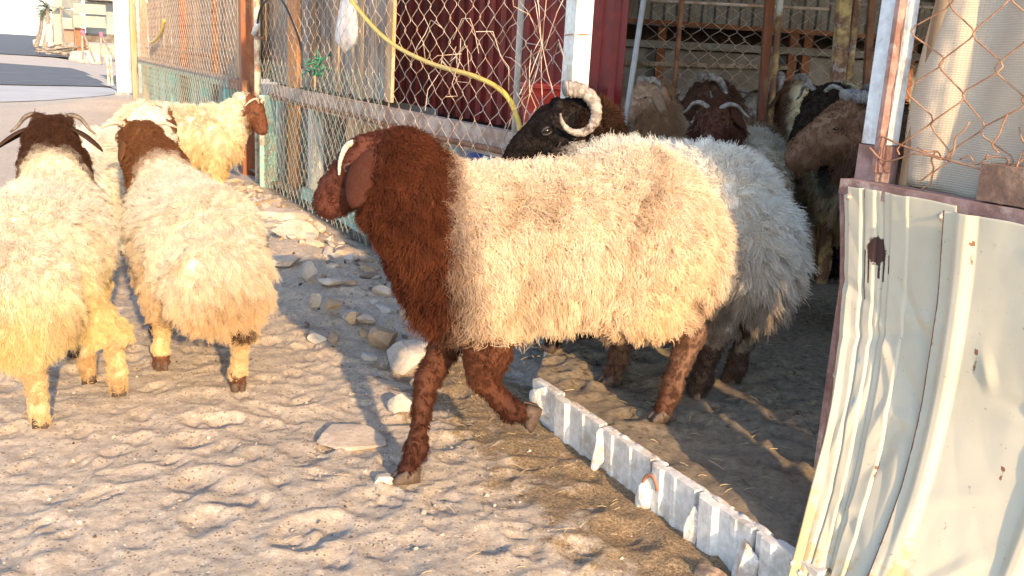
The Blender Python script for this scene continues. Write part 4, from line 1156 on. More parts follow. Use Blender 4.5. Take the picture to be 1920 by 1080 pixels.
# palms
def palm(px, pyb, pyt, Y, lean, label, seed):
    base = at(px, pyb, Y); base[2] = 0; top = at(px + lean, pyt, Y)
    t = thing('palm_tree', label, 'palm', tuple(base), group='palms beyond the road')
    m = MB(); m.tube(catenary([base, base * .45 + top * .55 + np.array((.15, 0, 0)), top], 12), np.linspace(.22, .14, 12), 8)
    m.build('trunk', M_GREYWOOD, t)
    r = np.random.default_rng(seed); mt_ = simple('palm_green%d' % seed, (.10, .115, .075), .7)
    for k in range(26):
        az = r.uniform(0, 6.28); el = r.uniform(-.5, 1.2); L = r.uniform(1.0, 1.7)
        d = np.array((math.cos(az) * math.cos(el), math.sin(az) * math.cos(el), math.sin(el)))
        m = MB(); P_ = []
        for f in np.linspace(0, 1, 7): P_.append(top + d * L * f + np.array((0, 0, -1.0)) * f ** 2 * L * .55)
        sd_ = np.cross(d, (0, 0, 1.0)); sd_ /= np.linalg.norm(sd_) + 1e-6
        m.tube(P_, .02, 3)
        for f in range(1, 7):
            for sg in (-1, 1):
                for e in (0, .5):
                    p = P_[f] * (1 - e) + P_[f - 1] * e
                    q = p + sd_ * sg * .30 * (1 - .5 * f / 7) + (P_[f] - P_[f - 1]) * .8 - np.array((0, 0, .12))
                    m.add([p, p + (P_[f] - P_[f - 1]) * .25, q], [(0, 1, 2)])
        m.build('frond', mt_, t)
palm(66, 72, 24, 84, 13, 'leaning grey palm with a ragged crown against the sky', 1)
palm(82, 76, 14, 78, 7, 'upright palm with a drooping crown beside the far house', 2)
# ================================================================== sheep
def vround(n): n = np.asarray(n, float); return n / (np.linalg.norm(n) + 1e-9)

class Field:
    """smooth union of round cones and ellipsoids sampled on a grid; every primitive carries a region id"""
    def __init__(s, lo, hi, res):
        s.lo = np.array(lo, float); s.res = res
        s.n = np.ceil((np.array(hi) - s.lo) / res).astype(int) + 1
        s.D = np.full(s.n, 1.0, np.float32); s.R = np.zeros(s.n, np.int8); s.best = np.full(s.n, 9.0, np.float32)
    def _box(s, lo, hi):
        a = np.maximum(0, np.floor((np.array(lo) - s.lo) / s.res).astype(int)); b = np.minimum(s.n, np.ceil((np.array(hi) - s.lo) / s.res).astype(int) + 1)
        if (b <= a).any(): return None
        sl = tuple(slice(a[i], b[i]) for i in range(3))
        ax = [(s.lo[i] + s.res * np.arange(a[i], b[i])).astype(np.float32) for i in range(3)]
        return sl, ax[0][:, None, None], ax[1][None, :, None], ax[2][None, None, :]
    def _merge(s, sl, d, k, reg):
        D = s.D[sl]
        h = np.maximum(k - np.abs(D - d), 0) / k
        s.D[sl] = np.minimum(D, d) - h * h * k * 0.25
        m = d < s.best[sl]
        s.R[sl][m] = reg; s.best[sl][m] = d[m]
    def cone(s, a, b, r1, r2, k=0.04, reg=0):
        a = np.array(a, float); b = np.array(b, float); pad = max(r1, r2) + 2 * k + .06
        q = s._box(np.minimum(a, b) - pad, np.maximum(a, b) + pad)
        if q is None: return
        sl, X, Y, Z = q
        ba = b - a; L2 = ba @ ba + 1e-12
        h = np.clip(((X - a[0]) * ba[0] + (Y - a[1]) * ba[1] + (Z - a[2]) * ba[2]) / L2, 0, 1)
        d = np.sqrt((X - a[0] - h * ba[0]) ** 2 + (Y - a[1] - h * ba[1]) ** 2 + (Z - a[2] - h * ba[2]) ** 2) - (r1 + (r2 - r1) * h)
        s._merge(sl, d.astype(np.float32), k, reg)
    def ell(s, c, r, k=0.06, reg=0, rot=None):
        c = np.array(c, float); r = np.array(r, float); pad = r.max() + 2 * k + .06
        q = s._box(c - pad, c + pad)
        if q is None: return
        sl, X, Y, Z = q
        x, y, z = X - c[0], Y - c[1], Z - c[2]
        if rot is not None:
            x, y, z = (x * rot[0, j] + y * rot[1, j] + z * rot[2, j] for j in range(3))
        k0 = np.sqrt((x / r[0]) ** 2 + (y / r[1]) ** 2 + (z / r[2]) ** 2); k1 = np.sqrt((x / r[0] ** 2) ** 2 + (y / r[1] ** 2) ** 2 + (z / r[2] ** 2) ** 2)
        d = k0 * (k0 - 1) / (k1 + 1e-6)
        s._merge(sl, d.astype(np.float32), k, reg)
    def surface(s):
        D = s.D; n = D.shape
        occ = (D < 0).astype(np.int8)
        c = [(i, j, k) for i in (0, 1) for j in (0, 1) for k in (0, 1)]
        sub = lambda A, o: A[o[0]:n[0] - 1 + o[0], o[1]:n[1] - 1 + o[1], o[2]:n[2] - 1 + o[2]]
        cnt = sum(sub(occ, o) for o in c)
        act = (cnt > 0) & (cnt < 8)
        I = np.argwhere(act)
        vid = np.full(act.shape, -1, np.int32); vid[act] = np.arange(len(I))
        vals = np.stack([D[I[:, 0] + o[0], I[:, 1] + o[1], I[:, 2] + o[2]] for o in c], 1)
        acc = np.zeros((len(I), 3)); w = np.zeros(len(I))
        C = np.array(c, float)
        for a in range(8):
            for b in range(a + 1, 8):
                if abs(C[a] - C[b]).sum() != 1: continue
                va, vb = vals[:, a], vals[:, b]
                m = (va < 0) != (vb < 0)
                t = np.where(m, va / (va - vb + 1e-12), 0)
                acc += np.where(m[:, None], C[a] + (C[b] - C[a]) * t[:, None], 0); w += m
        V = s.lo + s.res * (I + acc / w[:, None])
        reg = s.R[np.minimum(I[:, 0] + 1, n[0] - 1), I[:, 1], I[:, 2]]
        F = []
        for ax in range(3):
            o = [0, 0, 0]; o[ax] = 1
            A = occ[:n[0] - o[0], :n[1] - o[1], :n[2] - o[2]]; B = occ[o[0]:, o[1]:, o[2]:]
            E = np.argwhere(A != B)
            u, v = (ax + 1) % 3, (ax + 2) % 3
            E = E[(E[:, u] > 0) & (E[:, v] > 0) & (E[:, u] < n[u] - 1) & (E[:, v] < n[v] - 1)]
            def cell(du, dv):
                q = E.copy(); q[:, u] -= du; q[:, v] -= dv
                q = np.minimum(q, np.array(vid.shape) - 1); return vid[q[:, 0], q[:, 1], q[:, 2]]
            q = np.stack([cell(1, 1), cell(0, 1), cell(0, 0), cell(1, 0)], 1)
            fl = A[E[:, 0], E[:, 1], E[:, 2]] == 0
            q[fl] = q[fl][:, ::-1]
            F.append(q[(q >= 0).all(1)])
        return V, np.concatenate(F), reg

def relax(V, F, it=2, lam=0.5):
    e = np.concatenate([F[:, [0, 1]], F[:, [1, 2]], F[:, [2, 3]], F[:, [3, 0]]])
    for _ in range(it):
        S = np.zeros_like(V); c = np.zeros(len(V))
        np.add.at(S, e[:, 0], V[e[:, 1]]); np.add.at(c, e[:, 0], 1)
        np.add.at(S, e[:, 1], V[e[:, 0]]); np.add.at(c, e[:, 1], 1)
        V = V + lam * (S / np.maximum(c, 1)[:, None] - V)
    return V

def vnormals(V, F):
    n = np.cross(V[F[:, 2]] - V[F[:, 0]], V[F[:, 3]] - V[F[:, 1]])
    N_ = np.zeros_like(V)
    for k in range(4): np.add.at(N_, F[:, k], n)
    return N_ / (np.linalg.norm(N_, axis=1)[:, None] + 1e-12)

def mat_attr(name, rough, spec, transl=0.0, grain=None):
    m, nt, b = new_mat(name)
    a = nt.nodes.new('ShaderNodeAttribute'); a.attribute_name = 'tint'
    c = a.outputs['Color']
    if grain:
        n = noise(nt, grain, 4, .7)
        c = mix(nt, 1.0, c, ramp(nt, n, [(.3, (.72, .72, .72)), (.65, (1.1, 1.1, 1.1))]), 'MULTIPLY')
        bump(nt, b, n, .35, .002)
    nt.links.new(c, b.inputs['Base Color']); b.inputs['Roughness'].default_value = rough; b.inputs['Specular IOR Level'].default_value = spec
    if transl:
        tr = nt.nodes.new('ShaderNodeBsdfTranslucent'); nt.links.new(c, tr.inputs[0])
        mx = nt.nodes.new('ShaderNodeMixShader'); mx.inputs[0].default_value = transl
        nt.links.new(b.outputs[0], mx.inputs[1]); nt.links.new(tr.outputs[0], mx.inputs[2])
        nt.links.new(mx.outputs[0], nt.nodes['Material Output'].inputs['Surface'])
    return m
M_SKIN = mat_attr('sheep_skin', .75, .15, grain=160)
M_WOOL = mat_attr('wool_fibre', .85, .08, .38)
M_HORN = weathered('pale_horn', (.62, .53, .42), (.40, .31, .23), .5, 30, .6, stretch=(1, 1, 1), bump_s=.6)
M_HORNW = weathered('grey_white_horn', (.40, .36, .32), (.20, .17, .15), .5, 45, .7, bump_s=.8)
M_HORND = weathered('dark_horn', (.10, .08, .065), (.22, .17, .12), .45, 35, .6, bump_s=.6)
M_EYE = simple('dark_eye', (.012, .008, .006), .12)
M_HOOF = weathered('hoof_horn', (.11, .075, .055), (.06, .04, .03), .5, 30, .7)
M_HOOFP = weathered('pale_hoof_horn', (.46, .36, .26), (.28, .20, .14), .5, 30, .7)

def rotm(yaw, pitch, roll=0.0):
    """columns: forward, left, up of the head in body axes; positive pitch lowers the nose"""
    return np.array(Matrix.Rotation(yaw, 3, 'Z') @ Matrix.Rotation(pitch, 3, 'Y') @ Matrix.Rotation(roll, 3, 'X'))

TORSO, NECK, HEAD, LEGU, LEGL, TAIL, TOP = 0, 1, 2, 3, 4, 5, 6

def leg_front(side, foot, bend=0.02):
    """chain of joints for a front leg: list of (point, radius, region)"""
    y = .105 * side
    sh = np.array((.25, y, .47)); el = np.array((.215, y * 1.08, .345)); ho = np.array(foot, float)
    fe = ho + np.array((-.022, 0, .085)); kn = el * .48 + fe * .52 + np.array((bend, 0, .01))
    return [(sh, .085, LEGU), (el, .056, LEGU), (kn, .031, LEGL), (fe + (0, 0, .02), .0225, LEGL), (fe, .026, LEGL), (ho + (0.0, 0, .03), .027, LEGL)]
def leg_hind(side, foot, bend=0.0):
    y = .10 * side
    hip = np.array((-.34, y, .52)); st = np.array((-.25, y * 1.3, .40)); ho = np.array(foot, float)
    fe = ho + np.array((-.020, 0, .085)); hk = np.array((ho[0] - .065 + bend, ho[1], ho[2] + .265))
    return [(hip, .115, LEGU), (st, .082, LEGU), (hk, .038, LEGL), (fe + (0, 0, .03), .0245, LEGL), (fe, .028, LEGL), (ho + (0, 0, .03), .029, LEGL)]

def curves_object(name, P, rad, tint, mat, parent):
    """P (n,k,3) strands, rad (k,), tint (n,3): a hair curves object"""
    n, k = P.shape[:2]
    hc = bpy.data.hair_curves.new(name)
    hc.add_curves([k] * n)
    hc.attributes['position'].data.foreach_set('vector', P.reshape(-1).astype(np.float32))
    ra = hc.attributes.get('radius') or hc.attributes.new('radius', 'FLOAT', 'POINT')
    ra.data.foreach_set('value', np.broadcast_to(rad, (n, k)).reshape(-1).astype(np.float32))
    ca = hc.attributes.new('tint', 'FLOAT_COLOR', 'CURVE')
    ca.data.foreach_set('color', np.concatenate([tint, np.ones((n, 1))], 1).reshape(-1).astype(np.float32))
    hc.materials.append(mat)
    o = bpy.data.objects.new(name, hc); COL.objects.link(o)
    if parent is not None: o.parent = parent
    return o

def grow(V, F, Nv, vlen, vcol, vdens, n_lock, per, r0, seed, flow=(0, 0, -.55), lock_w=.010, curl=.0035, gravity=.5, fuzz=1.0, segs=6, spread=1.0, clump=.5):
    """locks of fibres rooted on the surface"""
    r = np.random.default_rng(seed)
    a = V[F[:, 0]]; area = .5 * np.linalg.norm(np.cross(V[F[:, 2]] - a, V[F[:, 3]] - V[F[:, 1]]), axis=1)
    wgt = area * vdens[F].mean(1)
    if wgt.sum() <= 0: return None
    cum = np.cumsum(wgt); fi = np.searchsorted(cum, r.random(n_lock) * cum[-1])
    u, v = r.random((2, n_lock, 1))
    f = F[fi]
    bil = lambda A: (A[f[:, 0]] * (1 - u) + A[f[:, 1]] * u) * (1 - v) + (A[f[:, 3]] * (1 - u) + A[f[:, 2]] * u) * v
    R0 = bil(V); n = bil(Nv); n /= np.linalg.norm(n, axis=1)[:, None]
    L = bil(vlen[:, None])[:, 0]; c = bil(vcol)
    fl = np.asarray(flow, float)
    d = n * 1.0 + fl * (1 - np.abs(n @ vround(fl)))[:, None] + r.normal(0, .19, (n_lock, 3))
    d /= np.linalg.norm(d, axis=1)[:, None]
    L = L * r.uniform(.72, 1.22, n_lock)
    t1 = np.cross(n, r.normal(0, 1, (n_lock, 3))); t1 /= np.linalg.norm(t1, axis=1)[:, None]; t2 = np.cross(n, t1)
    m = n_lock * per; idx = np.repeat(np.arange(n_lock), per)
    off = (t1[idx] * r.normal(0, 1, (m, 1)) + t2[idx] * r.normal(0, 1, (m, 1))) * lock_w * spread
    Ls = L[idx] * r.uniform(.75, 1.08, m)
    ph = (r.random(n_lock) * 6.28)[idx] + r.normal(0, .5, m); wv = (r.uniform(5.5, 9.0, n_lock))[idx]
    dd = d[idx] + r.normal(0, .10 * fuzz, (m, 3))
    P = np.zeros((m, segs, 3))
    b1 = np.cross(dd, n[idx] + 1e-3); b1 /= np.linalg.norm(b1, axis=1)[:, None] + 1e-9; b2 = np.cross(dd, b1)
    for k in range(segs):
        t = k / (segs - 1)
        am = curl * (.25 + .9 * t) * (1 if k else 0)
        P[:, k] = (R0[idx] + off * (1 - clump * t) + dd * (Ls * t)[:, None] + np.array((0, 0, -1.0)) * (gravity * Ls * t * t * .5)[:, None]
                   + b1 * (am * np.sin(ph + wv * t))[:, None] + b2 * (am * np.cos(ph + wv * t))[:, None] - n[idx] * (.004 * (k == 0)))
    vr = np.repeat(r.normal(1, .075, n_lock), per)[:, None] * r.normal(1, .06, (m, 1))
    tint = np.clip(c[idx] * vr, 0, .95)
    rad = r0 * np.interp(np.linspace(0, 1, segs), [0, .6, 1], [1, .95, .45])
    return P, rad, tint

HORN_DEFS = {}
def horn_path(kind, side):
    s = side
    if kind == 'short':       # thin pale horn lying forward-down along the brow
        return np.array([(-.005, .042 * s, .062), (.035, .064 * s, .070), (.080, .072 * s, .045), (.110, .074 * s, .012)]), .010
    if kind == 'curl':        # ram: back, out, down and forward under the eye
        p = []
        for t in np.linspace(0, 1, 22):
            a = math.radians(100 + 330 * t * .86); R = .062 - .010 * t
            p.append((-.045 + R * math.cos(a) * 1.02, (.062 + .078 * t) * s, .030 + R * math.sin(a)))
        return np.array(p), .023
    if kind == 'back':        # sweeping back, out and down
        return np.array([(.0, .042 * s, .060), (-.035, .085 * s, .085), (-.060, .125 * s, .075), (-.062, .155 * s, .035), (-.045, .170 * s, -.015)]), .021
    if kind == 'side':        # out sideways and drooping
        return np.array([(.0, .040 * s, .062), (-.012, .095 * s, .085), (-.018, .150 * s, .072), (-.012, .195 * s, .035), (.0, .235 * s, .015)]), .0155
    if kind == 'hook':        # short curved horn hooking down behind the eye
        p = []
        for t in np.linspace(0, 1, 14):
            a = math.radians(80 + 190 * t); R = .046
            p.append((-.030 + R * math.cos(a), (.045 + .035 * t) * s, .035 + R * math.sin(a)))
        return np.array(p), .024
    if kind == 'flat':
        return np.array([(-.01, .040 * s, .060), (-.025, .085 * s, .070), (-.030, .125 * s, .062), (-.03, .16 * s, .045)]), .013

def horn_mesh(path, r0, ridges=True):
    P = catenary(path, 80); n = len(P)
    t = np.linspace(0, 1, n)
    rr = r0 * (1 - t) ** .75 * (1 + (.085 * np.sin(t * 105 + 2 * np.sin(t * 17)) + .05 * np.sin(t * 31) if ridges else 0)) + .0022
    m = MB(); m.tube(P, rr, 10); return m

def ear_mesh(L, w, side, dr):
    """long hanging leaf-shaped ear in head axes, starting at the origin"""
    d = vround((dr[0], dr[1] * side, dr[2])); nrm = vround(np.cross(d, (1, 0, .25))) * side
    wd = vround(np.cross(nrm, d))
    P = []
    for i in range(13):
        t = i / 12
        hw = w * (.32 + .95 * math.sin(math.pi * min(1, t * .80 + .13)) ** 1.1) * (1 if t < .9 else (1 - t) / .1 * .9 + .1) * .5
        c = d * L * t + np.array((0, 0, -.18 * L * t * t))
        P.append([c + wd * hw * q - nrm * (.30 * hw * (1 - q * q) * 1.2) for q in np.linspace(-1, 1, 9)])
    m = sheet(P, .0035); m.smooth = [True] * len(m.f); return m

def hoof_mesh(p, fwd, sz=1.0):
    """cloven hoof, two claws"""
    f = vround((fwd[0], fwd[1], 0)); l = np.array((-f[1], f[0], 0)); up = np.array((0, 0, 1.0)); m = MB()
    for s in (-1, 1):
        sec = []
        for x, hw, z0, z1 in ((-.030, .010, .0, .042), (-.010, .0135, .0, .046), (.014, .013, .0, .036), (.034, .009, .0, .020), (.044, .003, .001, .008)):
            c = p + f * x * sz + l * s * (.0142 - .05 * max(0, x) * .12) * sz
            sec.append([c + l * a * hw * sz + up * b * sz for a, b in ((-1, z0), (1, z0), (1.02, (z0 + z1) / 2), (.75, z1), (-.75, z1), (-1.02, (z0 + z1) / 2))])
        b = len(m.v); vs = [q for q_ in sec for q in q_]
        fs = [(i * 6 + k, i * 6 + (k + 1) % 6, (i + 1) * 6 + (k + 1) % 6, (i + 1) * 6 + k) for i in range(4) for k in range(6)]
        fs += [tuple(range(6))[::-1], tuple(24 + k for k in range(6))]
        m.add(vs, fs, True)
    return m

def sheep(label, loc, yaw, s=1.0, feet=None, legs_override=None, poll=(.60, 0, .80), head_yaw=0.0, head_pitch=.6, head_roll=0.0, hs=1.12,
          color=None, horn=None, horn_mat=None, horn_scale=1.0, ear=(.145, .07, (-.1, .35, -.8)), fat=1.0, flow=(0, 0, -.55), lock_w=.011, clump=.5, res=.011, locks=(7000, 16), r0=.0009, wool=.055, seed=1,
          pitch=0.0, tail=True, group='flock of sheep', wool_dens=None, horn_sides=(-1, 1), head_fur=(2600, 8), curl=.0035, hoof_mat=None, neck_wool=.03, ears=(-1, 1), belly=0.0, name='sheep', tilt=0.0, lx=1.0):
    root = thing(name, label, 'sheep', loc, yaw, group)
    rm = np.array(Matrix.Rotation(yaw, 3, 'Z'))
    to_local = lambda p: (rm.T @ (np.array(p, float) - np.array(loc))) / s
    feet = feet or {}
    dflt = dict(FL=(.24, .095, 0), FR=(.24, -.095, 0), HL=(-.40, .10, 0), HR=(-.40, -.10, 0))
    fo = {k: (to_local(feet[k]) if k in feet else np.array(v, float)) for k, v in dflt.items()}
    chains = dict(FL=leg_front(1, fo['FL']), FR=leg_front(-1, fo['FR']), HL=leg_hind(1, fo['HL']), HR=leg_hind(-1, fo['HR']))
    for k, v in (legs_override or {}).items(): chains[k] = v(fo) if callable(v) else v
    poll = np.array(poll, float); Rm = rotm(head_yaw, head_pitch, head_roll)
    hp = lambda x, y, z: poll + Rm @ (np.array((x, y, z)) * hs)
    allp = np.array([p for c in chains.values() for p, _, _ in c] + [hp(.22, 0, -.05), hp(-.1, 0, .1), (-.62, 0, .5)])
    lo = np.minimum(allp.min(0), (-.66, -.27, .1)) - .05; hi = np.maximum(allp.max(0), (.45, .27, .83)) + .05
    lo[2] = min(lo[2], -.02); hi[2] = max(hi[2], poll[2] + .13)
    fld = Field(lo, hi, res)
    T = lambda x, z: (x * lx, 0, z - tilt * x)
    for kk_, ch_ in chains.items():
        for n_ in range(2): ch_[n_] = (ch_[n_][0] * np.array((lx, 1, 1)) + np.array((0, 0, -tilt * ch_[n_][0][0])), ch_[n_][1], ch_[n_][2])
    fld.ell(T(.20, .575), (.215 * lx, .165 * fat, .200), .05, TORSO)
    fld.ell(T(-.06, .565 - belly * .5), (.35 * lx, .190 * fat, .200 + belly * .5), .07, TORSO)
    fld.ell(T(-.32, .590), (.215 * lx, .172 * fat, .190), .07, TORSO)
    if tail: fld.ell(T(-.525 - .02 * (tail - 1), .475 - .03 * (tail - 1)), (.080 * tail, .125 * fat * tail, .155 * (1 + (tail - 1) * .5)), .06, TAIL)
    nb = poll + Rm @ (np.array((-.06, 0, -.045)) * hs)
    mid_ = np.array((.36 * lx, 0, .655 - tilt * .3)) * .45 + nb * .55
    fld.cone(T(.27, .60), mid_, .168, .118, .07, NECK)
    fld.cone(mid_, nb, .118, .080 * hs, .05, NECK)
    # head
    H = lambda a, b, r1, r2, k=.022: fld.cone(hp(*a), hp(*b), r1 * hs, r2 * hs, k, HEAD)
    H((-.035, 0, .005), (.02, 0, .008), .062, .064, .035)
    H((.02, 0, .004), (.105, 0, -.012), .060, .043)
    H((.105, 0, -.012), (.178, 0, -.036), .040, .032)
    H((.03, 0, .035), (.15, 0, .004), .036, .024)        # convex bridge of the nose
    H((-.01, 0, -.045), (.15, 0, -.060), .044, .026)     # jaw
    H((.155, 0, -.058), (.182, 0, -.056), .024, .021)    # lips
    H((.172, 0, -.022), (.186, 0, -.030), .026, .024)
    for sd_ in (-1, 1):
        H((.030, .050 * sd_, .026), (.062, .044 * sd_, .024), .020, .016)     # brow over the eye
        H((.00, .042 * sd_, -.02), (.06, .036 * sd_, -.034), .034, .026)     # cheek
        H((-.01, .04 * sd_, .05), (-.012, .05 * sd_, .062), .022, .018)      # horn base
        H((.178, .014 * sd_, -.022), (.194, .012 * sd_, -.026), .014, .010, .012)
    for k, ch in chains.items():
        for (a, ra, g), (b, rb, g2) in zip(ch[:-1], ch[1:]):
            fld.cone(a, b, ra, rb, .045 if g == LEGU else .022, g2 if g2 == LEGL and g == LEGL else LEGU if g == LEGU else g)
    V, F, reg = fld.surface()
    V = relax(V, F, 2, .5)
    Nv = vnormals(V, F)
    # blur region ids into weights by position for soft borders
    col, kind = color(V, reg, Nv)
    woolly = kind                                   # 1 wool, 0 short hair
    me = bpy.data.meshes.new('body')
    me.vertices.add(len(V)); me.vertices.foreach_set('co', (V * s).astype(np.float32).ravel())
    me.loops.add(F.size); me.loops.foreach_set('vertex_index', F.astype(np.int32).ravel())
    me.polygons.add(len(F)); me.polygons.foreach_set('loop_start', np.arange(0, F.size, 4, dtype=np.int32))
    me.polygons.foreach_set('use_smooth', np.ones(len(F), bool)); me.update(calc_edges=True)
    ta = me.attributes.new('tint', 'FLOAT_COLOR', 'POINT')
    ta.data.foreach_set('color', np.concatenate([np.clip(col, 0, 1), np.ones((len(V), 1))], 1).astype(np.float32).ravel())
    me.materials.append(M_SKIN)
    _LINK('body', me, root)
    # fleece
    vlen = np.where(reg == NECK, neck_wool, wool) * np.ones(len(V))
    vlen = np.where(reg == LEGU, wool * .78, vlen); vlen = np.where(reg == LEGL, .012, vlen); vlen = np.where(reg == TAIL, wool * 1.1, vlen)
    vlen = np.where(reg == HEAD, .020, vlen)
    vlen = vlen * (1 + .25 * (V[:, 2] < .46) * (reg == TORSO))
    for _ in range(2):
        e = np.concatenate([F[:, [0, 1]], F[:, [1, 2]], F[:, [2, 3]], F[:, [3, 0]]]); S_ = np.zeros(len(V)); c_ = np.zeros(len(V))
        for it in range(4):
            S_[:] = 0; c_[:] = 0
            np.add.at(S_, e[:, 0], vlen[e[:, 1]]); np.add.at(c_, e[:, 0], 1); vlen = .4 * vlen + .6 * S_ / np.maximum(c_, 1)
    dens = woolly.astype(float)
    if wool_dens is not None: dens = dens * wool_dens(V, reg)
    g = grow(V, F, Nv, vlen, col, dens, locks[0], locks[1], r0, seed, curl=curl, flow=flow, lock_w=lock_w, clump=clump)
    if g: curves_object('fleece', g[0] * s, g[1] * s, g[2], M_WOOL, root)
    # short hair on face and legs
    sh = (1 - woolly) * 1.0
    g = grow(V, F, Nv, np.where(reg == HEAD, .007, .010) * np.ones(len(V)), col * 1.05, sh * np.where(reg == HEAD, 1.6, 1.0), head_fur[0], head_fur[1], r0 * .62, seed + 50,
             flow=(-.5, 0, -1.6), lock_w=.006, curl=.0005, gravity=.2, segs=4, fuzz=1.2)
    if g: curves_object('short_hair', g[0] * s, g[1] * s, g[2], M_WOOL, root)
    # eyes, horns, ears, hooves
    hcol = np.clip(col[reg == HEAD].mean(0), 0, 1) if (reg == HEAD).any() else np.array((.1, .05, .03))
    for sd_ in (-1, 1):
        c = hp(.052, .0555 * sd_, .017)
        bm = bmesh.new(); bmesh.ops.create_uvsphere(bm, u_segments=12, v_segments=8, radius=.0135 * hs * s)
        e_ = bpy.data.meshes.new('eye'); bm.to_mesh(e_); bm.free(); e_.transform(Matrix.Translation(c * s)); e_.materials.append(M_EYE)
        for p_ in e_.polygons: p_.use_smooth = True
        eo = _LINK('eye', e_, root)
        # lids
        m = MB(); rr = .0145 * hs
        for up_ in (1, -1):
            arc = [c + Rm @ (np.array((rr * 1.02 * math.cos(a), .004 * sd_, up_ * rr * .62 * math.sin(a))) + np.array((0, .0085 * sd_ * math.sin(a) * hs, 0))) for a in np.linspace(.15, math.pi - .15, 9)]
            m.tube(np.array(arc) * s, .0032 * hs * s, 5)
        lm, lnt, lb = LIDM(hcol)
        me_ = m.mesh('eyelid'); me_.materials.append(lm); _LINK('eyelid', me_, eo)
        m = MB(); m.tube(np.array([hp(.196, .010 * sd_, -.022), hp(.194, .019 * sd_, -.018), hp(.186, .024 * sd_, -.016)]) * s, [.0025 * s, .0042 * s, .002 * s], 6)
        me_ = m.mesh('nostril'); me_.materials.append(M_EYE); _LINK('nostril', me_, root)
    m = MB(); m.tube(np.array([hp(.120, .030, -.047), hp(.165, .027, -.047), hp(.196, .014, -.046), hp(.203, 0, -.046), hp(.196, -.014, -.046), hp(.165, -.027, -.047), hp(.120, -.030, -.047)]) * s, .0022 * s, 5)
    me_ = m.mesh('mouth'); me_.materials.append(M_EYE); _LINK('mouth', me_, root)
    if horn:
        for sd_ in horn_sides:
            pth, r_h = horn_path(horn, sd_)
            pth = np.array([hp(*(q * np.array((horn_scale, horn_scale, 1 if horn_scale < 1.01 else horn_scale)))) for q in pth]) * s
            me_ = horn_mesh(pth, r_h * hs * s * min(horn_scale, 1.25)).mesh('horn'); me_.materials.append(horn_mat or M_HORN); _LINK('horn', me_, root)
    L, w_, dr = ear
    for sd_ in ears:
        m = ear_mesh(L * hs, w_ * hs, sd_, dr)
        base = np.array((-.028, .056 * sd_, .022)) * hs
        m.v = [tuple((poll + Rm @ (np.array(q) + base)) * s) for q in m.v]
        me_ = m.mesh('ear'); me_.materials.append(EARM(hcol)); _LINK('ear', me_, root)
    for k, ch in chains.items():
        p, q = ch[-1][0], ch[-2][0]
        p0 = p - np.array((0, 0, .03)); fwd = np.array((1.0, 0, 0))
        m = hoof_mesh(p0, fwd)
        if k in (legs_override or {}):
            ax = vround(p - q); up = -ax; fv = vround(np.cross(np.array((0, 1.0, 0)), up)); lv = np.cross(up, fv)
            m.v = [tuple(p - up * .03 + fv * (a[0] - p0[0]) + lv * (a[1] - p0[1]) + up * (a[2] - p0[2])) for a in m.v]
        m.v = [tuple(np.array(a) * s) for a in m.v]
        me_ = m.mesh('hoof'); me_.materials.append(hoof_mat or M_HOOF); _LINK('hoof', me_, root)
    return root
_lid = {}
def LIDM(c):
    k = tuple(np.round(c, 2))
    if k not in _lid:
        m, nt, b = new_mat('eyelid_skin'); b.inputs['Base Color'].default_value = (*(np.clip(np.array(c) * .7 + .02, 0, 1)), 1); b.inputs['Roughness'].default_value = .6; _lid[k] = (m, nt, b)
    return _lid[k]
_ear = {}
def EARM(c):
    k = tuple(np.round(c, 2))
    if k not in _ear:
        _ear[k] = weathered('ear_skin', tuple(np.clip(np.array(c) * .62 + .004, 0, 1)), tuple(np.clip(np.array(c) * .6, 0, 1)), .4, 25, .95, bump_s=.5)
        _ear[k].node_tree.nodes['Principled BSDF'].inputs['Specular IOR Level'].default_value = .08
    return _ear[k]

# ---- fleece colours ------------------------------------------------------------
CREAM = np.array((.80, .72, .58)); YELLOW = np.array((.80, .66, .38)); WHITE = np.array((.84, .80, .72)); BROWN = np.array((.17, .055, .026)); DBROWN = np.array((.075, .035, .022))
BLACK = np.array((.016, .012, .011)); TANW = np.array((.42, .27, .16)); CHOC = np.array((.10, .052, .032))
def n3(V, f, sd=0.0): return fbm(V[:, 0] * f + sd + V[:, 2] * f * .7, V[:, 1] * f * .8 + V[:, 2] * f * .6 + sd * 2, 3)
def lerp(a, b, t): return a + (b - a) * np.clip(t, 0, 1)[:, None]
def fleece(V, base, low, seed):
    """creamy fleece: stained lower down and in patches"""
    c = np.tile(base, (len(V), 1)); t = np.clip((.62 - V[:, 2]) / .25, 0, 1) * .75 + n3(V, 5, seed) * .9
    return lerp(c, low, t)
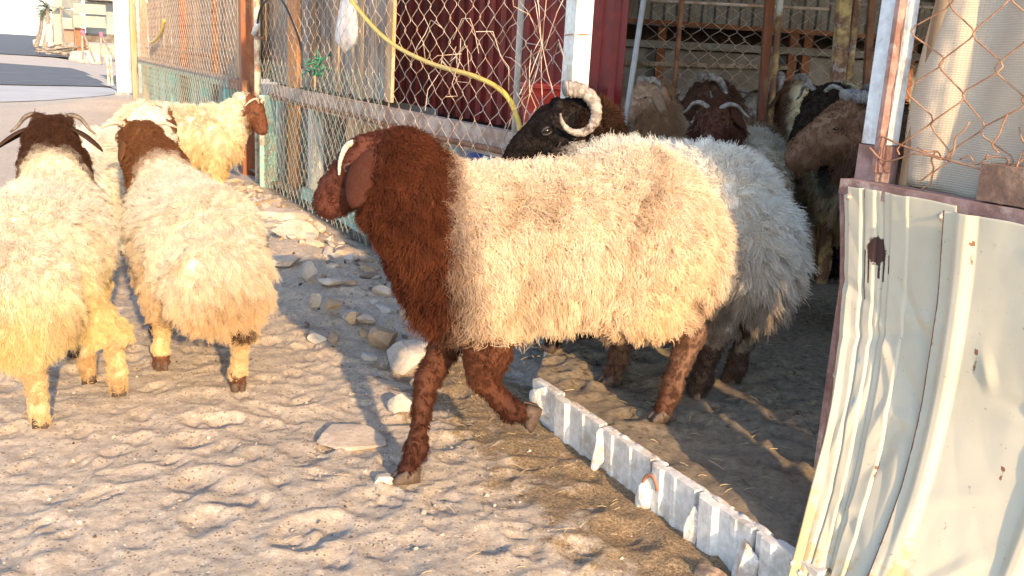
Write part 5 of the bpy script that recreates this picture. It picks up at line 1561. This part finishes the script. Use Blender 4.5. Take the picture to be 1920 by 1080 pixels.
# ---- the big walking sheep in front ---------------------------------------------
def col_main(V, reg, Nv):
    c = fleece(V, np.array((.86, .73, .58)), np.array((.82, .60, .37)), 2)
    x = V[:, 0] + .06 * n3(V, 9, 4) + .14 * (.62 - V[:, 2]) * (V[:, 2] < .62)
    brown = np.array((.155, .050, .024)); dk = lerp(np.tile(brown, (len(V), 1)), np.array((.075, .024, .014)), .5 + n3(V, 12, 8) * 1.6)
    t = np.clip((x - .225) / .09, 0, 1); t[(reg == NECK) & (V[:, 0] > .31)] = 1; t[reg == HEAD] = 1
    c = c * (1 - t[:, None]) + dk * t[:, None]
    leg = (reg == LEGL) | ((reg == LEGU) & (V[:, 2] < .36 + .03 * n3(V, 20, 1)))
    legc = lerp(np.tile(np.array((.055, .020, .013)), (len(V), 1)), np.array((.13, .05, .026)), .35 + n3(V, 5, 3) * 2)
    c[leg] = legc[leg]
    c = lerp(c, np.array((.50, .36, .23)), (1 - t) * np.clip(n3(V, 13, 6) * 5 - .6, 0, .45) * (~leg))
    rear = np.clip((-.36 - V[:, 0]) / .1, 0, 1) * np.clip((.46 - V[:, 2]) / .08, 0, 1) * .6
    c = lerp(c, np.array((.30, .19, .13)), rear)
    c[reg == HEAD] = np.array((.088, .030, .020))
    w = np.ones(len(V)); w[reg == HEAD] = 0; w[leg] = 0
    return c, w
g0 = lambda x, y: float(ground_h(x, y))
yw = math.atan2(-.36, -.93)
def lifted(fo):
    return [(np.array((.23, .105, .47)), .085, LEGU), (np.array((.205, .115, .330)), .056, LEGU), (np.array((.195, .115, .235)), .034, LEGL),
            (np.array((.128, .115, .150)), .024, LEGL), (np.array((.106, .115, .134)), .027, LEGL), (np.array((.062, .115, .118)), .026, LEGL)]
MX, MY, MZ = .07, 2.39, .10
sheep('large cream sheep with red-brown head and chest walking out, one foreleg lifted', (MX, MY, MZ), yw, .95,
      feet=dict(FR=(-.245, 2.235, g0(-.245, 2.235) + .005), HL=(.445, 2.455, .145), HR=(.33, 2.78, .13)),
      legs_override=dict(FL=lifted), poll=(.465, -.03, .785), head_yaw=-.45, head_pitch=.56, hs=.92, tilt=.11, lx=.90, horn_scale=.8, color=col_main, horn='short', horn_mat=M_HORN,
      ear=(.150, .072, (.80, .40, -.55)), res=.0085, locks=(6400, 28), r0=.00075, wool=.043, seed=3, neck_wool=.030, head_fur=(3000, 10), curl=.0042, belly=-.01, lock_w=.014, clump=.55, fat=1.0)

# ---- black-headed ram behind her -------------------------------------------------
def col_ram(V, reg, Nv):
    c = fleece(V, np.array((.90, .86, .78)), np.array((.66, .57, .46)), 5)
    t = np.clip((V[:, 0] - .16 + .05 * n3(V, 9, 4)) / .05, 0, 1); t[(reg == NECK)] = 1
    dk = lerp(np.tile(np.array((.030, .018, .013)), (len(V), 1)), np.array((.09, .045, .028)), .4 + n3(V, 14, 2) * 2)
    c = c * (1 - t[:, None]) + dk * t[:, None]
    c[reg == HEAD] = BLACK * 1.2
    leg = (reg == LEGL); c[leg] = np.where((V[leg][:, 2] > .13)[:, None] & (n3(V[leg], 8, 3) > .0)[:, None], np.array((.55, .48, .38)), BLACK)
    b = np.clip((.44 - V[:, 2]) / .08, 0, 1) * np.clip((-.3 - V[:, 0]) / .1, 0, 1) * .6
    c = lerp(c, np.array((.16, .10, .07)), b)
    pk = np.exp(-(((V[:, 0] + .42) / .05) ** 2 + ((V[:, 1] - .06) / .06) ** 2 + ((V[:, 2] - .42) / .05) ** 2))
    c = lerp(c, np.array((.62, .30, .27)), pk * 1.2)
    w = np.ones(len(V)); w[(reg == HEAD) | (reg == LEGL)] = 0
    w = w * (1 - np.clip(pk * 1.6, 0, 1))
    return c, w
ry = math.atan2(.70, -.71)
sheep('black-headed horned ram with cream fleece standing right behind the walking sheep', (.37, 2.99, .13), ry, .94,
      feet=dict(), poll=(.29, .05, .815), head_yaw=.86, head_pitch=.50, hs=1.25,
      color=col_ram, horn='curl', horn_mat=M_HORNW, horn_scale=.92, ear=(.09, .05, (-.5, .35, -.8)), res=.009, locks=(4800, 24), r0=.00085, wool=.055, seed=8, neck_wool=.045, head_fur=(3600, 8), lock_w=.013, clump=.5, name='ram')

# ---- two woolly sheep seen from behind, on the left -------------------------------
def col_back(V, reg, Nv, head, lowc, spots, face, hock=True):
    c = fleece(V, np.array((.79, .73, .62)), lowc, spots)
    t = np.clip((V[:, 0] - .35 + .04 * n3(V, 9, 4)) / .05, 0, 1) * (reg == NECK)
    c = lerp(c, head, t); c[reg == HEAD] = face
    c = lerp(c, np.array((.46, .32, .17)), np.clip(n3(V, 13, spots) * 5 - .7, 0, .5) * np.clip((.66 - V[:, 2]) / .1, 0, 1))
    l = (reg == LEGL)
    c[l] = lerp(np.tile(np.array((.70, .54, .32)), (l.sum(), 1)), np.array((.42, .28, .15)), n3(V[l], 9, 2) * 3)
    if hock:
        sp = l & (np.abs(V[:, 2] - .265 + .02 * n3(V, 30, 2)) < .032) & (V[:, 0] < -.1); c[sp] = DBROWN
    if hock: c[l & (V[:, 2] < .06)] = np.array((.16, .075, .045))
    w = np.ones(len(V)); w[reg == HEAD] = .45; w[l & (V[:, 2] < .2)] = .25
    return c, w
LOW1, LOW2 = np.array((.74, .57, .25)), np.array((.66, .46, .26))
BK = dict(res=.010, r0=.00085, wool=.056, neck_wool=.028, head_fur=(2400, 8), curl=.006, fat=1.14, tail=1.25, flow=(-.25, 0, -1.1), lock_w=.016, clump=.78)
sheep('woolly cream sheep at the left edge, dark brown head, drooping dark horns', (-1.47, 2.84, .025), math.radians(106), .79,
      feet=dict(HL=(-1.335, 2.49, g0(-1.335, 2.49)), HR=(-1.215, 2.74, g0(-1.215, 2.74) + .01), FL=(-1.54, 3.12, 0), FR=(-1.365, 2.86, g0(-1.365, 2.86))),
      poll=(.62, .06, .92), head_yaw=.05, head_pitch=.45, hs=1.2, color=lambda V, r, n: col_back(V, r, n, DBROWN, LOW1, 7, np.array((.085, .045, .028)), False),
      horn='side', horn_mat=M_HORND, horn_scale=.62, ear=(.15, .066, (-.35, .85, -.55)), locks=(4600, 32), seed=21, belly=.0, **BK)
sheep('woolly cream sheep walking away, brown head, short pale horns, brown hock patches', (-1.13, 3.15, .02), math.radians(122), .79,
      feet=dict(HL=(-1.19, 3.02, g0(-1.19, 3.02)), HR=(-.875, 2.85, g0(-.875, 2.85)), FL=(-1.36, 3.42, 0), FR=(-1.16, 3.50, 0)),
      poll=(.65, .07, .90), head_yaw=.16, head_pitch=.40, hs=1.12, color=lambda V, r, n: col_back(V, r, n, np.array((.19, .085, .04)), LOW2, 12, np.array((.19, .085, .04))),
      horn='flat', horn_mat=M_HORN, ear=(.135, .062, (-.3, .45, -.8)), locks=(4600, 32), seed=34, belly=.0, **BK)

# ---- two more beyond them ------------------------------------------------------------
def col_plain(base, low, head, face, legc=None, seed=0, nx=.38):
    def f(V, reg, Nv):
        c = fleece(V, base, low, seed)
        t = np.clip((V[:, 0] - nx + .04 * n3(V, 9, 4)) / .05, 0, 1) * ((reg == NECK) | (V[:, 0] > nx))
        c = lerp(c, head, t); c[reg == HEAD] = face
        l = (reg == LEGL)
        c[l] = legc if legc is not None else low
        w = np.ones(len(V)); w[(reg == HEAD)] = .06; w[l] = .3
        return c, w
    return f
SM = dict(res=.012, locks=(2600, 16), r0=.0013, head_fur=(1200, 6), lock_w=.014, fat=1.08)
p = at(352, 240, 6.5)
sheep('cream sheep standing side-on by the rusty post with its brown face at the post', (p[0], p[1], 0), math.radians(10), .86,
      feet=dict(), poll=(.52, -.05, .80), head_yaw=-.35, head_pitch=.95, hs=1.05, color=col_plain(np.array((.84, .76, .60)), np.array((.78, .58, .26)), np.array((.20, .09, .045)), np.array((.17, .07, .038)), seed=3, nx=.44),
      horn='back', horn_mat=M_HORN, horn_scale=.55, ear=(.135, .062, (.3, .4, -.8)), wool=.06, seed=41, flow=(-.2, 0, -1.0), **SM)
p = at(212, 260, 4.5)
sheep('white sheep almost hidden behind the others, brown poll, ringed horns', (p[0], p[1], 0), math.radians(82), .86,
      poll=(.50, 0, .80), head_yaw=.0, head_pitch=.6, hs=1.15, color=col_plain(np.array((.84, .80, .72)), np.array((.80, .70, .5)), np.array((.25, .12, .06)), np.array((.22, .10, .05)), seed=6, nx=.44),
      horn='hook', horn_mat=M_HORN, ear=(.13, .06, (-.3, .6, -.6)), wool=.06, seed=42, **SM)

# ---- the flock inside the pen --------------------------------------------------------
PEN = dict(res=.0125, r0=.0014, head_fur=(1600, 7), lock_w=.014, group='sheep standing in the shaded pen')
def pen_sheep(label, px, py, Y, hd, poll=(.50, 0, .86), s=.95, **k):
    """px, py, Y: where the poll of the head is; hd: heading of the body in degrees"""
    q = at(px, py, Y); a = math.radians(hd); z = .10
    pl = np.array(poll, float); off = np.array((math.cos(a) * pl[0] - math.sin(a) * pl[1], math.sin(a) * pl[0] + math.cos(a) * pl[1]))
    pl[2] = (q[2] - z) / s
    kk = dict(PEN); kk.update(k)
    sheep(label, (q[0] - off[0] * s, q[1] - off[1] * s, z), a, s, poll=pl, **kk)
pen_sheep('brown-faced horned sheep looking left beside the cream screen', 1592, 236, 3.40, 176, head_yaw=.05, head_pitch=.42, hs=1.17, s=1.0,
          color=col_plain(np.array((.42, .30, .20)), np.array((.22, .13, .08)), np.array((.24, .125, .072)), np.array((.32, .175, .10)), BLACK, 9, .15),
          horn='hook', horn_mat=M_HORNW, horn_scale=.95, ear=(.15, .065, (-.35, .35, -.8)), locks=(2800, 14), wool=.06, neck_wool=.05, seed=51, flow=(0, 0, -1.2))
pen_sheep('yellowish-fleeced sheep with a black poll and wide white horns behind the brown-faced one', 1548, 198, 4.35, 205, head_yaw=.1, head_pitch=.62, hs=1.25, poll=(.52, 0, .85),
          color=col_plain(np.array((.78, .70, .50)), np.array((.62, .40, .16)), BLACK * 1.3, np.array((.04, .025, .018)), BLACK, 11, .40),
          horn='side', horn_mat=M_HORNW, horn_scale=.62, ear=(.13, .06, (-.3, .5, -.7)), locks=(2400, 14), wool=.06, seed=52, flow=(0, 0, -.9))
pen_sheep('brown-polled sheep with grey ringed horns near the spotted pipe', 1478, 184, 5.1, 150, head_yaw=-.9, head_pitch=.55, hs=1.15, color=col_plain(np.array((.74, .62, .40)), np.array((.6, .45, .24)), CHOC * 1.7, CHOC * 1.7, None, 13, .42),
          horn='hook', horn_mat=M_HORNW, horn_scale=1.1, ear=(.13, .06, (-.3, .5, -.7)), locks=(1500, 12), wool=.055, seed=53)
pen_sheep('dark brown sheep facing the viewer head-on with white horns drooping to both sides', 1342, 222, 4.25, 255, head_yaw=-.15, head_pitch=.75, hs=1.08, poll=(.54, 0, .85), s=.92,
          color=col_plain(np.array((.70, .66, .58)), np.array((.5, .42, .32)), np.array((.12, .052, .032)), np.array((.13, .055, .034)), None, 14, .38),
          horn='side', horn_mat=M_HORNW, horn_scale=.66, ear=(.12, .06, (-.2, .5, -.8)), locks=(1600, 12), wool=.055, seed=54)
pen_sheep('brown sheep looking left with one curved white horn, behind the head-on one', 1322, 186, 5.0, 190, head_yaw=.1, head_pitch=.6, hs=1.2, color=col_plain(np.array((.40, .28, .18)), np.array((.3, .2, .12)), CHOC * 1.3, CHOC * 1.3, None, 15, .30),
          horn='curl', horn_mat=M_HORNW, horn_scale=.75, ear=(.12, .06, (-.3, .5, -.7)), locks=(1500, 12), wool=.055, seed=55)
pen_sheep('shaggy light tan sheep with a pale curled horn beside the steel pole', 1212, 178, 4.7, 200, head_yaw=.15, head_pitch=.55, hs=.98, s=.85, poll=(.50, 0, .86),
          color=col_plain(np.array((.66, .52, .38)), np.array((.45, .31, .2)), np.array((.42, .26, .15)), np.array((.46, .32, .22)), None, 16, .30),
          horn='hook', horn_mat=M_HORNW, horn_scale=.9, ear=(.15, .06, (.2, .4, -.8)), locks=(2400, 14), wool=.06, neck_wool=.045, seed=56, flow=(0, 0, -1.3))
pen_sheep('very dark sheep half hidden by the right gate post', 1640, 205, 4.5, 200, head_yaw=.2, head_pitch=.5, hs=1.2, color=col_plain(BLACK * 2, BLACK * 2, BLACK * 1.5, np.array((.05, .03, .022)), None, 17, .3),
          horn='hook', horn_mat=M_HORNW, horn_scale=.8, ear=(.13, .06, (-.3, .5, -.7)), locks=(1300, 12), wool=.05, seed=57)

pen_sheep('cream-backed sheep with its head turned away between the head-on one and the brown face', 1420, 196, 5.3, 75, head_pitch=.5, hs=1.0, poll=(.55, 0, .80), s=.92,
          color=col_plain(np.array((.80, .74, .62)), np.array((.66, .52, .32)), np.array((.2, .1, .06)), np.array((.14, .07, .045)), None, 18, .42),
          horn='flat', horn_mat=M_HORNW, ear=(.12, .06, (-.3, .6, -.6)), locks=(1700, 12), wool=.055, seed=58)
pen_sheep('pale grey-cream sheep deep in the pen right of the shaggy tan one', 1262, 205, 5.4, 160, head_yaw=.2, head_pitch=.9, hs=1.0, poll=(.52, 0, .75), s=.9,
          color=col_plain(np.array((.74, .69, .60)), np.array((.6, .5, .36)), np.array((.5, .4, .3)), np.array((.2, .12, .08)), None, 19, .46),
          horn=None, ear=(.12, .06, (-.3, .5, -.6)), locks=(1700, 12), wool=.055, seed=59)
